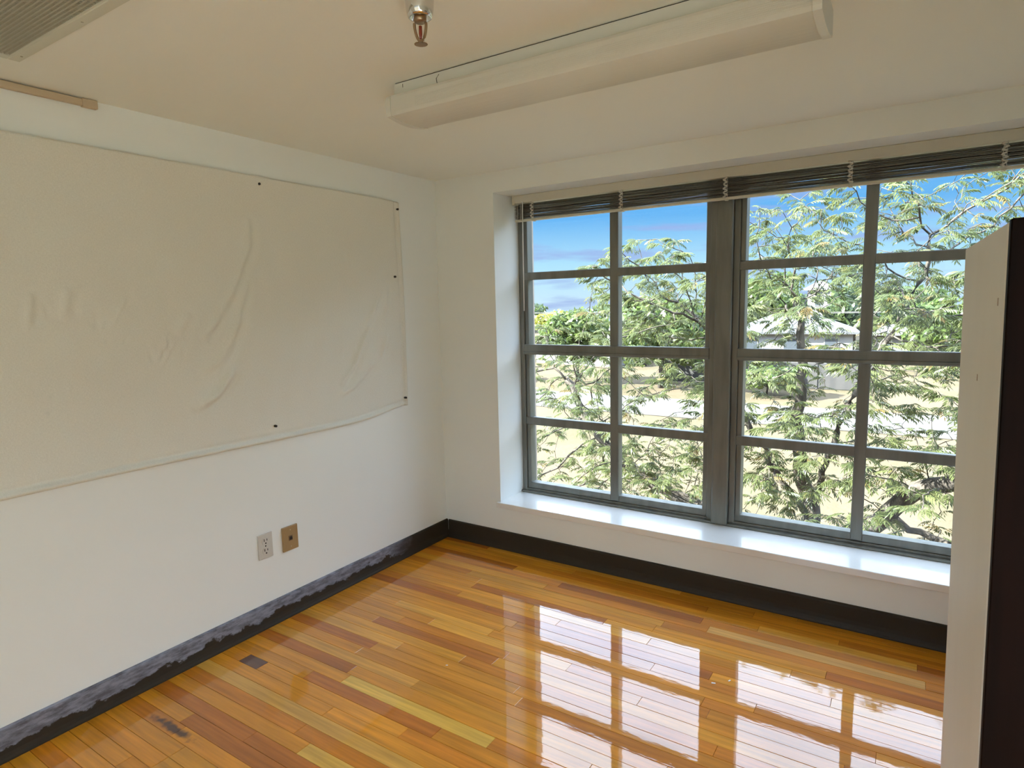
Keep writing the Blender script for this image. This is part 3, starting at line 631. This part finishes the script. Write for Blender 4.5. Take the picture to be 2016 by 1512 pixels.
for k in range(nt_ * 2):
    a = math.pi * k / nt_; r = 0.0170 if k % 2 == 0 else 0.0125; t0.append(bm.verts.new((r * math.cos(a), r * math.sin(a), -0.0945))); t1.append(bm.verts.new((r * math.cos(a), r * math.sin(a), -0.0965)))
for k in range(nt_ * 2):
    j = (k + 1) % (nt_ * 2); bm.faces.new((ctr0, t0[k], t0[j])); bm.faces.new((ctr1, t1[j], t1[k])); bm.faces.new((t0[k], t1[k], t1[j], t0[j]))
bmesh.ops.recalc_face_normals(bm, faces=bm.faces); obj('deflector', bm, 'brass', sk).location.z = SKZ

# ------------------------------------------------------------------ tall cupboard on the right
cb = tag(empty('tall_cupboard', (2.848, -1.549, 0.0), math.radians(1.9)), 'tall cupboard with cream side panel and very dark wooden front', 'cupboard')
cb.rotation_euler = (0, -0.016, math.radians(1.9)); CH = 1.72; CDp = 0.603; CWd = 0.76
box('side_panel', (0, -CDp + 0.004, 0.0), (0.022, 0, CH), 'cabside', cb, 0.002)
box('side_panel', (CWd - 0.022, -CDp + 0.004, 0.0), (CWd, 0, CH), 'cabside', cb, 0.002)
box('top_panel', (0.022, -CDp + 0.022, CH - 0.022), (CWd - 0.022, 0, CH - 0.001), 'cabdark', cb)
box('back_panel', (0.022, -0.012, 0.0), (CWd - 0.022, 0, CH - 0.022), 'cabside', cb)
box('plinth', (0.022, -CDp + 0.03, 0.0), (CWd - 0.022, -CDp + 0.05, 0.08), 'cabdark', cb)
for k, (a, b) in enumerate(((0.0015, CWd / 2 - 0.0015), (CWd / 2 + 0.0015, CWd - 0.0015))):
    dr_ = box('door', (a, -CDp - 0.016, 0.02), (b, -CDp + 0.003, CH + 0.004), 'cabdark', cb, 0.002)
    hx = CWd / 2 + (-0.04 if k == 0 else 0.04)
    bm = bmesh.new(); lathe(bm, [(0, 0.028), (0.011, 0.026), (0.014, 0.018), (0.006, 0.010), (0.006, 0), (0, 0)], 16); bm.transform(Matrix.Translation((hx, -CDp - 0.016, 0.95)) @ Matrix.Rotation(math.pi / 2, 4, 'X')); obj('knob', bm, 'brass', dr_, True)
for k, (y, z, hh) in enumerate(((-0.55, 1.60, 0.012), (-0.34, 1.46, 0.012), (-0.56, 0.74, 0.010), (-0.50, 0.50, 0.016))):
    box('chip_mark', (-0.0008, y, z), (0.0005, y + 0.005, z + hh), mat('chip_mark', (0.40, 0.30, 0.22), 0.8), cb)

# crumbs of paint on the floor
for k, (x, y, a) in enumerate(((2.084, -0.790, 0.3), (2.137, -0.737, 1.2), (1.02, -1.27, 0.5))):
    bm = bmesh.new(); add_box(bm, (-0.009, -0.0035, 0), (0.008, 0.004, 0.002), 0.001); o = obj('paint_chip', bm, 'chip'); o.location = (x, y, 0.0004); o.rotation_euler = (0, 0, a); o.scale = (1.0 - 0.2 * k,) * 3
    tag(o, ('larger white paint flake in the dark floor reflection of the mullion', 'thin white paint flake just right of the larger one on the floor', 'lone white speck on the orange planks mid floor')[k], 'debris', 'paint flakes on the floor')

# ================================================================== outside
GZ = -3.6
bm = bmesh.new(); add_box(bm, (-140, -120, GZ - 0.3), (140, 160, GZ)); struct(obj('ground', bm, 'grass'), 'dry tan lawn outside below the window', 'lawn')
bm = bmesh.new(); add_box(bm, (-140, 24.2, GZ), (110, 29.0, GZ + 0.03)); struct(obj('road', bm, 'concrete'), 'pale concrete road crossing beyond the lawn', 'road')
bm = bmesh.new(); add_box(bm, (-140, 23.9, GZ), (110, 24.2, GZ + 0.12), 0.02); struct(obj('kerb', bm, 'concrete'), 'kerb edging the near side of the road', 'kerb')

# ------------------------------------------------------------------ pinnate leaf meshes
def leaf_arrays(seed, L=0.155):
    r = random.Random(seed); n = r.choice((9, 11, 11, 13)); vs = []; fs = []
    def rach(t): return Vector((L * t * (1 - 0.12 * t), 0, -L * 0.42 * t * t))
    w = 0.0016
    k0 = len(vs)
    for i in range(5):
        p = rach(i / 4); vs += [p + Vector((0, -w, 0)), p + Vector((0, w, 0))]
    for i in range(4): a = k0 + 2 * i; fs.append((a, a + 1, a + 3, a + 2))
    for i in range(n):
        j = i // 2; t = 0.22 + 0.78 * j / (n // 2); side = 0 if i == n - 1 else (1 if i % 2 else -1)
        p = rach(min(t, 1.0)); ll = L * r.uniform(0.30, 0.42) * (0.8 + 0.3 * math.sin(t * 2.6)); ww = ll * r.uniform(0.11, 0.15)
        ang = 0.0 if side == 0 else side * r.uniform(0.75, 1.05)
        d = Vector((math.cos(ang), math.sin(ang), -0.35 - 0.5 * t + r.uniform(-0.15, 0.1))).normalized()
        s_ = d.cross(Vector((0, 0, 1))).normalized(); dn = s_.cross(d)
        k = len(vs)
        m1 = p + d * ll * 0.38; m2 = p + d * ll * 0.72 - Vector((0, 0, ll * 0.06)); e = p + d * ll - Vector((0, 0, ll * 0.17))
        f = ww * 0.35
        vs += [p, m1 - s_ * ww + dn * f, m1, m1 + s_ * ww + dn * f, m2 - s_ * ww * 0.75 + dn * f, m2, m2 + s_ * ww * 0.75 + dn * f, e]
        fs += [(k, k + 2, k + 1), (k, k + 3, k + 2), (k + 1, k + 2, k + 5, k + 4), (k + 2, k + 3, k + 6, k + 5), (k + 4, k + 5, k + 7), (k + 5, k + 6, k + 7)]
    return np.array([tuple(v) for v in vs]), fs
LEAVES = [leaf_arrays(100 + k) for k in range(7)]

# ------------------------------------------------------------------ the pecan-like tree in front of the window: space colonisation
def grow(limbs, blobs, natt, step=0.125, infl=1.3, kill=0.21, iters=120, seed=3):
    r = np.random.default_rng(seed); pos = []; par = []
    def add(p, q): pos.append(np.array(p, float)); par.append(q); return len(pos) - 1
    named = {}
    for name, start, pts in limbs:
        prev = named[start][0] if isinstance(start, str) else None
        if isinstance(start, tuple): prev = named[start[0]][start[1]]
        ids = []
        last = pos[prev] if prev is not None else None
        for q in pts:
            q = np.array(q, float)
            if last is None: prev = add(q, -1); ids.append(prev)
            else:
                n = max(1, int(np.linalg.norm(q - last) / step)); a = last.copy()
                for k in range(1, n + 1):
                    j = r.normal(0, 0.024, 3) if k < n else 0
                    prev = add(a + (q - a) * k / n + j, prev); ids.append(prev)
            last = q
        named[name] = ids
    att = []
    for (c, rad, n) in blobs:
        v = r.normal(size=(n, 3)); v /= np.linalg.norm(v, axis=1)[:, None]; v *= (r.uniform(0.12, 1, (n, 1)) ** (1 / 2.6))
        att.append(np.array(c) + v * np.array(rad))
    att = np.vstack(att)
    near = np.full(len(att), 1e9); who = np.zeros(len(att), int); P = np.array(pos)
    for i in range(len(P)):
        d = np.linalg.norm(att - P[i], axis=1); u = d < near; near[u] = d[u]; who[u] = i
    alive = near > kill
    for it in range(iters):
        act = alive & (near < infl)
        if not act.any(): 
            infl *= 1.4
            if infl > 6: break
            continue
        new = []
        for i in np.unique(who[act]):
            a = att[act & (who == i)]; d = a - pos[i]; d = (d / np.linalg.norm(d, axis=1)[:, None]).sum(0)
            d = d / (np.linalg.norm(d) + 1e-9) + r.normal(0, 0.22, 3) + np.array([0, 0, 0.05]); d /= np.linalg.norm(d)
            new.append(add(pos[i] + d * step, i))
        for i in new:
            d = np.linalg.norm(att - pos[i], axis=1); u = d < near; near[u] = d[u]; who[u] = i
        alive &= near > kill
        if len(pos) > 14000: break
    return np.array(pos), np.array(par), named

LIMBS = [('trunk', None, [(1.95, 5.3, GZ - 0.05), (1.90, 5.25, -2.6), (1.80, 5.15, -1.75)]),
         ('left', 'trunk_end', [(1.30, 4.95, -1.36), (0.62, 4.70, -1.07), (0.20, 4.62, -0.98), (-0.16, 4.60, -0.84), (-0.63, 4.60, -0.60), (-1.2, 4.7, -0.05), (-1.6, 4.8, 0.5)]),
         ('mid', 'trunk_end', [(1.75, 5.0, -1.1), (1.62, 4.9, -0.6), (1.55, 4.8, 0.1), (1.62, 4.8, 0.8), (1.5, 4.8, 1.6)]),
         ('right', 'trunk_end', [(2.10, 4.85, -1.25), (2.40, 4.6, -0.98), (2.68, 4.5, -0.60), (3.2, 4.45, -0.26), (3.9, 4.5, 0.4), (4.3, 4.6, 1.3)]),
         ('low', ('right', 8), [(3.2, 4.2, -0.95), (4.0, 4.0, -0.9)]),
         ('upleft', ('mid', 3), [(1.15, 4.6, -0.1), (0.85, 4.5, 0.6), (0.5, 4.6, 1.3)]),
         ('upright', ('mid', 5), [(2.1, 4.7, 0.4), (2.5, 4.6, 1.2), (2.8, 4.7, 2.0)])]
lim = []
for nme, st, pts in LIMBS:
    lim.append((nme, ('trunk', -1) if st == 'trunk_end' else st, pts))
BLOBS = [((2.0, 4.6, 1.05), (1.75, 1.7, 1.95), 1000), ((-0.15, 4.6, 0.55), (1.2, 1.5, 1.95), 720), ((-1.9, 4.9, -0.25), (1.35, 1.2, 1.65), 430), ((4.2, 4.6, 1.3), (1.8, 1.8, 2.2), 720),
         ((-0.15, 4.4, 1.75), (0.95, 1.0, 0.75), 300), ((1.9, 4.6, 2.3), (1.3, 1.1, 0.75), 300), ((0.9, 4.2, -0.6), (1.9, 1.1, 0.8), 380), ((2.9, 4.0, -0.6), (1.7, 1.0, 0.8), 380), ((-1.0, 4.3, -0.9), (1.3, 0.9, 0.6), 200)]
P, PA, LIMB_IDS = grow(lim, BLOBS, 0)
nP = len(P); ch = [[] for _ in range(nP)]
for i, q in enumerate(PA):
    if q >= 0: ch[q].append(i)
RAD = np.zeros(nP)
for i in range(nP - 1, -1, -1):
    RAD[i] = 0.0042 if not ch[i] else (sum(RAD[c] ** 2.35 for c in ch[i])) ** (1 / 2.35)
RAD = np.minimum(RAD, 0.15)
for nme, ids in LIMB_IDS.items():
    a, b = {'trunk': (0.17, 0.15), 'left': (0.11, 0.045), 'mid': (0.11, 0.035), 'right': (0.12, 0.05), 'low': (0.04, 0.015), 'upleft': (0.035, 0.015), 'upright': (0.04, 0.015)}[nme]
    for k, i in enumerate(ids): RAD[i] = max(RAD[i], a + (b - a) * k / max(1, len(ids) - 1))
tree = tag(empty('shade_tree', (1.95, 5.3, GZ)), 'leafy tree with feathery leaves right outside the window', 'tree')
ORG = np.array([1.95, 5.3, GZ])
main = np.array([RAD[i] > 0.022 for i in range(nP)])
def branch_mesh(sel, n):
    bm = bmesh.new(); done = set()
    for i in range(nP):
        if not sel(i) or i in done: continue
        q = PA[i]
        if q >= 0 and sel(q) and max(ch[q], key=lambda c: RAD[c]) == i: continue     # continued from its parent
        chain = [q] if q >= 0 else []; cur = i
        while True:
            chain.append(cur); done.add(cur)
            nx_ = [c for c in ch[cur] if sel(c)]
            if not nx_: break
            nxt = max(ch[cur], key=lambda c: RAD[c])
            if not sel(nxt): break
            cur = nxt
        if len(chain) < 2: continue
        rr = [min(RAD[chain[1]] * 1.0, RAD[k]) for k in chain]
        tube(bm, [tuple(P[k] - ORG) for k in chain], rr, n, cap=True)
    return bm
obj('trunk', branch_mesh(lambda i: RAD[i] > 0.022, 10), 'bark', tree, True)
o = obj('twigs', branch_mesh(lambda i: RAD[i] <= 0.022, 4), 'bark', tree, True); o['kind'] = 'stuff'
lr = random.Random(5); inst = []
for i in range(nP):
    if RAD[i] > 0.0115: continue
    tip = not ch[i]
    cnt = 6 if tip else (3 if lr.random() < LEAF_P else 1)
    q = PA[i]; dirv = Vector(P[i] - P[q])
    for k in range(cnt):
        az = math.atan2(dirv.y, dirv.x) + lr.uniform(-1.3, 1.3); el = lr.uniform(-0.15, 0.55)
        Mx = Matrix.Translation(Vector(P[i] - ORG)) @ Matrix.Rotation(az, 4, 'Z') @ Matrix.Rotation(-el, 4, 'Y') @ Matrix.Rotation(lr.uniform(-0.5, 0.5), 4, 'X') @ Matrix.Scale(lr.uniform(0.75, 1.2), 4)
        tn = min(1.0, max(0.0, lr.gauss(0.5, 0.26))) * 0.93
        if lr.random() < 0.05: tn = lr.uniform(0.93, 1)
        inst.append((Mx, lr.randrange(len(LEAVES)), tn))
# the largest leaves in view become single parts, the rest one mesh of the same leaves
def view_size(m):
    w = Vector(m.translation) + Vector(ORG) - Vector((CX, CY, CZ)); d = w.dot(Fv); u = w.dot(Rv) / d * FPX + 1008; v = 756 - w.dot(Uv) / d * FPX
    return (1.0 / d) if (1050 < u < 1890 and 400 < v < 1060) else 0.0
order = sorted(range(len(inst)), key=lambda k: -view_size(inst[k][0]))
single = set(order[:290])
LM = {}
def leaf_me(v, tq):
    if (v, tq) not in LM:
        a, f = LEAVES[v]; me = bpy.data.meshes.new('leaf'); me.from_pydata([tuple(x) for x in a], [], f); me.update()
        at = me.attributes.new('tint', 'FLOAT', 'POINT'); at.data.foreach_set('value', np.full(len(a), tq, np.float32)); me.materials.append(M['leaf']); LM[(v, tq)] = me
    return LM[(v, tq)]
AV = []; AF = []; AT = []; base = 0
for k, (Mx, v, tn) in enumerate(inst):
    if k in single:
        o = bpy.data.objects.new('leaf', leaf_me(v, round(tn * 5) / 5)); C.objects.link(o); o.parent = tree; o.matrix_local = Mx
    else:
        a, f = LEAVES[v]; m = np.array(Mx); AV.append(a @ m[:3, :3].T + m[:3, 3]); AF += [tuple(base + q for q in ff) for ff in f]; AT.append(np.full(len(a), tn)); base += len(a)
o = pyd('foliage', np.vstack(AV), AF, 'leaf', tree, np.concatenate(AT)); o['kind'] = 'stuff'

# ------------------------------------------------------------------ trees further away
def far_tree(name, label, x, y, top, rx, m, seed, n=2600, leaf=0.34, trunk_h=None):
    r = np.random.default_rng(seed); h = top - GZ
    root = tag(empty(name, (x, y, GZ)), label, 'tree', 'trees beyond the road')
    nl = 9; cz0 = h * 0.62; rz = h * 0.40
    lob = [(0, 0, cz0, rx * 0.75, rz)] + [(rx * 0.55 * math.cos(a), rx * 0.55 * math.sin(a), cz0 + rz * r.uniform(-0.45, 0.45), rx * r.uniform(0.38, 0.55), rz * r.uniform(0.4, 0.6)) for a in r.uniform(0, 6.28, nl)]
    k = r.integers(0, len(lob), n); L = np.array(lob)[k]
    d = r.normal(size=(n, 3)); d /= np.linalg.norm(d, axis=1)[:, None]; rad = r.uniform(0.55, 1.0, (n, 1)) ** 0.5
    c = L[:, :3] + d * rad * np.stack([L[:, 3], L[:, 3], L[:, 4]], 1)
    a = r.normal(size=(n, 3)) + d * 0.0; a /= np.linalg.norm(a, axis=1)[:, None]; nrm = d + r.normal(0, 0.5, (n, 3)); b = np.cross(nrm, a); b /= np.linalg.norm(b, axis=1)[:, None] + 1e-9; a = np.cross(b, nrm); a /= np.linalg.norm(a, axis=1)[:, None] + 1e-9
    sz = leaf * r.uniform(0.6, 1.3, (n, 1))
    V = np.stack([c - a * sz, c - b * sz * 0.45, c + a * sz, c + b * sz * 0.45], 1).reshape(-1, 3)
    Fc = np.arange(4 * n).reshape(n, 4)
    o = pyd('crown', V, Fc.tolist(), m, root, np.repeat(np.clip(r.normal(0.5, 0.25, n), 0, 1), 4)); o['kind'] = 'stuff'
    bm = bmesh.new(); tube(bm, [(0, 0, -0.1), (0.05, 0.02, h * 0.25), (0, 0.05, h * 0.5), (0.1, 0, h * 0.75)], [0.035 * h, 0.028 * h, 0.02 * h, 0.006 * h], 8)
    for q in range(4):
        an = q * 1.6 + seed; tube(bm, [(0, 0, h * (0.3 + 0.07 * q)), (rx * 0.35 * math.cos(an), rx * 0.35 * math.sin(an), h * (0.45 + 0.07 * q)), (rx * 0.6 * math.cos(an), rx * 0.6 * math.sin(an), h * (0.6 + 0.06 * q))], [0.016 * h, 0.011 * h, 0.004 * h], 6)
    obj('trunk', bm, 'bark', root, True)
    return root
far_tree('yellow_tree', 'rounded yellow green tree far off behind the lower left panes', -29.3, 55.0, 0.95, 2.8, 'leaf_yellow', 11, leaf=0.26)
far_tree('distant_tree', 'hazy dark tree on the far horizon left of the yellow tree', -64.0, 96.0, 2.2, 8.5, 'leaf_dark', 12, leaf=0.6)
far_tree('distant_tree', 'broad dark tree on the far horizon behind the yellow tree', -40.0, 106.0, 2.4, 9.0, 'leaf_dark', 13, leaf=0.6)
far_tree('street_tree', 'bushy green tree across the road behind the second pane column', -15.8, 44.9, 2.0, 2.1, 'leaf_far', 14)
far_tree('street_tree', 'green tree beside the bushy one left of the centre mullion', -10.6, 64.0, 3.8, 3.6, 'leaf_far', 15)
far_tree('street_tree', 'tall green tree rising behind the grey roofed house', -14.0, 80.0, 5.2, 5.0, 'leaf_far', 16)
far_tree('street_tree', 'dark tree just right of the white gabled building', -2.8, 69.0, 2.8, 2.9, 'leaf_dark', 17)
far_tree('street_tree', 'wide tree behind the dark shed', 2.6, 68.0, 2.4, 2.9, 'leaf_far', 18)
far_tree('street_tree', 'green tree at the right end of the row over the road', 8.6, 61.0, 2.3, 2.9, 'leaf_far', 19)
far_tree('street_tree', 'dark green tree far right hidden behind the cupboard edge', 16.0, 58.0, 2.8, 4.2, 'leaf_dark', 20)
far_tree('street_tree', 'low green tree at the left edge of the window view', -36.0, 48.0, 0.6, 3.2, 'leaf_far', 21)
far_tree('roadside_tree', 'dense bright green tree just across the road left of the mullion', -10.2, 33.0, 2.1, 3.0, 'leaf_far', 31, n=4200, leaf=0.24)
far_tree('roadside_tree', 'smaller bright green tree across the road in the first pane column', -16.2, 33.6, 1.3, 2.3, 'leaf_far', 32, n=3600, leaf=0.24)
far_tree('roadside_tree', 'loose green tree over the road right of the bungalow', 4.6, 47.0, 1.6, 2.8, 'leaf_far', 33, n=3200, leaf=0.26)
for k_, (x_, y_, tp_, lb_) in enumerate(((-20.0, 112.0, 3.0, 'distant treeline crown left of the centre mullion'), (-1.5, 114.0, 3.4, 'distant treeline crown behind the bungalow roof'), (17.0, 112.0, 3.2, 'distant treeline crown behind the dark shed'), (35.0, 108.0, 3.4, 'distant treeline crown furthest right'))):
    far_tree('distant_tree', lb_, x_, y_, tp_, 8.6, 'leaf_dark', 40 + k_, leaf=0.6, n=3000)
far_tree('roadside_bush', 'low roadside bush in front of the grey fence panels', -4.0, 32.2, -1.9, 1.9, 'leaf_far', 22, n=1600, leaf=0.2)
far_tree('roadside_bush', 'low roadside bush left of the pale gabled house', -22.0, 31.8, -1.8, 2.0, 'leaf_far', 23, n=1600, leaf=0.2)

# ------------------------------------------------------------------ houses
def house(name, label, x, y, w, d, wh, rh, rz, roof, wins):
    root = tag(empty(name, (x, y, GZ), rz), label, 'house')
    box('wall', (-w / 2, -d / 2, 0), (w / 2, d / 2, wh), 'whitewall', root)
    e = 0.5; bm = bmesh.new()
    a = [bm.verts.new(p) for p in ((-w / 2 - e, -d / 2 - e, wh), (w / 2 + e, -d / 2 - e, wh), (w / 2 + e, d / 2 + e, wh), (-w / 2 - e, d / 2 + e, wh))]
    b = [bm.verts.new(p) for p in ((-w / 2 - e, -d / 2 - e, wh + 0.16), (w / 2 + e, -d / 2 - e, wh + 0.16), (w / 2 + e, d / 2 + e, wh + 0.16), (-w / 2 - e, d / 2 + e, wh + 0.16))]
    t = [bm.verts.new((-w / 2 + d * 0.42, 0, wh + rh)), bm.verts.new((w / 2 - d * 0.42, 0, wh + rh))]
    for k in range(4): bm.faces.new((a[k], a[(k + 1) % 4], b[(k + 1) % 4], b[k]))
    bm.faces.new(a[::-1]); bm.faces.new((b[0], b[1], t[1], t[0])); bm.faces.new((b[1], b[2], t[1])); bm.faces.new((b[2], b[3], t[0], t[1])); bm.faces.new((b[3], b[0], t[0]))
    bmesh.ops.recalc_face_normals(bm, faces=bm.faces); obj('roof', bm, roof, root)
    for (wx, wz, ww, hh) in wins:
        f = box('window', (wx - ww / 2 - 0.08, -d / 2 - 0.06, wz - 0.08), (wx + ww / 2 + 0.08, -d / 2 + 0.02, wz + hh + 0.08), 'rooflight', root)
        box('pane', (wx - ww / 2, -d / 2 - 0.075, wz), (wx + ww / 2, -d / 2 - 0.04, wz + hh), 'winddark', f)
    return root
house('bungalow', 'white bungalow with grey metal hip roof across the road', -6.4, 55.0, 9.0, 7.0, 2.35, 1.55, 0.12, 'roofgrey', [(-3.0, 0.9, 1.0, 1.1), (0.2, 0.9, 1.3, 1.1), (3.0, 0.9, 0.9, 1.1)])
house('gabled_house', 'pale roofed house low behind the leftmost pane column', -21.5, 47.0, 8.0, 6.0, 1.9, 1.3, -0.2, 'rooflight', [(-1.5, 0.8, 1.2, 0.9), (1.8, 0.8, 1.2, 0.9)])
house('long_shed', 'low white long building left of the bungalow', -13.6, 52.0, 4.2, 4.0, 1.7, 0.7, 0.05, 'rooflight', [(0.8, 0.7, 1.2, 0.7)])
house('tall_house', 'narrow tall white building behind the bungalow', -8.3, 88.0, 2.6, 2.6, 6.2, 1.2, 0.0, 'rooflight', [(0.0, 4.2, 0.8, 1.2)])
sd = house('garden_shed', 'small dark shed under the trees right of the bungalow', 1.6, 55.0, 4.0, 3.5, 2.2, 0.8, 0.0, 'shed', [(-1.0, 1.0, 0.8, 0.8)])
for c_ in sd.children:
    if c_.name.startswith('wall'): c_.data.materials.clear(); c_.data.materials.append(M['shed'])
fn = tag(empty('board_fence', (-5.0, 36.0, GZ)), 'weathered grey board fence beyond the road', 'fence')
for k in range(4):
    box('panel', (-6 + 3.0 * k, -0.03, 0.05), (-6 + 3.0 * k + 2.9, 0.03, 1.5), 'fence', fn); box('post', (-6 + 3.0 * k + 2.88, -0.07, 0), (-6 + 3.0 * k + 3.02, 0.07, 1.6), 'fence', fn)

# ------------------------------------------------------------------ power lines
for k, (x, lab) in enumerate(((-52.0, 'left utility pole carrying the power lines'), (44.0, 'right utility pole carrying the power lines'))):
    pl_ = tag(empty('utility_pole', (x, 40.0, GZ)), lab, 'pole')
    bm = bmesh.new(); tube(bm, [(0, 0, -0.2), (0, 0, 6.2)], [0.16, 0.11], 10); obj('post', bm, 'pole', pl_, True)
    box('crossarm', (-0.06, -1.2, 5.6), (0.06, 1.2, 5.75), 'pole', pl_, 0.01)
for k, (yo, zz, lab) in enumerate(((-1.1, 5.76, 'nearest power line wire strung across the view'), (0.0, 5.80, 'middle power line wire strung across the view'), (1.1, 5.76, 'farthest power line wire strung across the view'))):
    bm = bmesh.new(); tube(bm, [(-51.8 + 95.6 * t / 16, 40 + yo, GZ + zz - 1.5 * (1 - ((t - 8) / 8) ** 2)) for t in range(17)], 0.011, 5)
    tag(obj('power_line', bm, 'wire'), lab, 'wire', 'power lines')
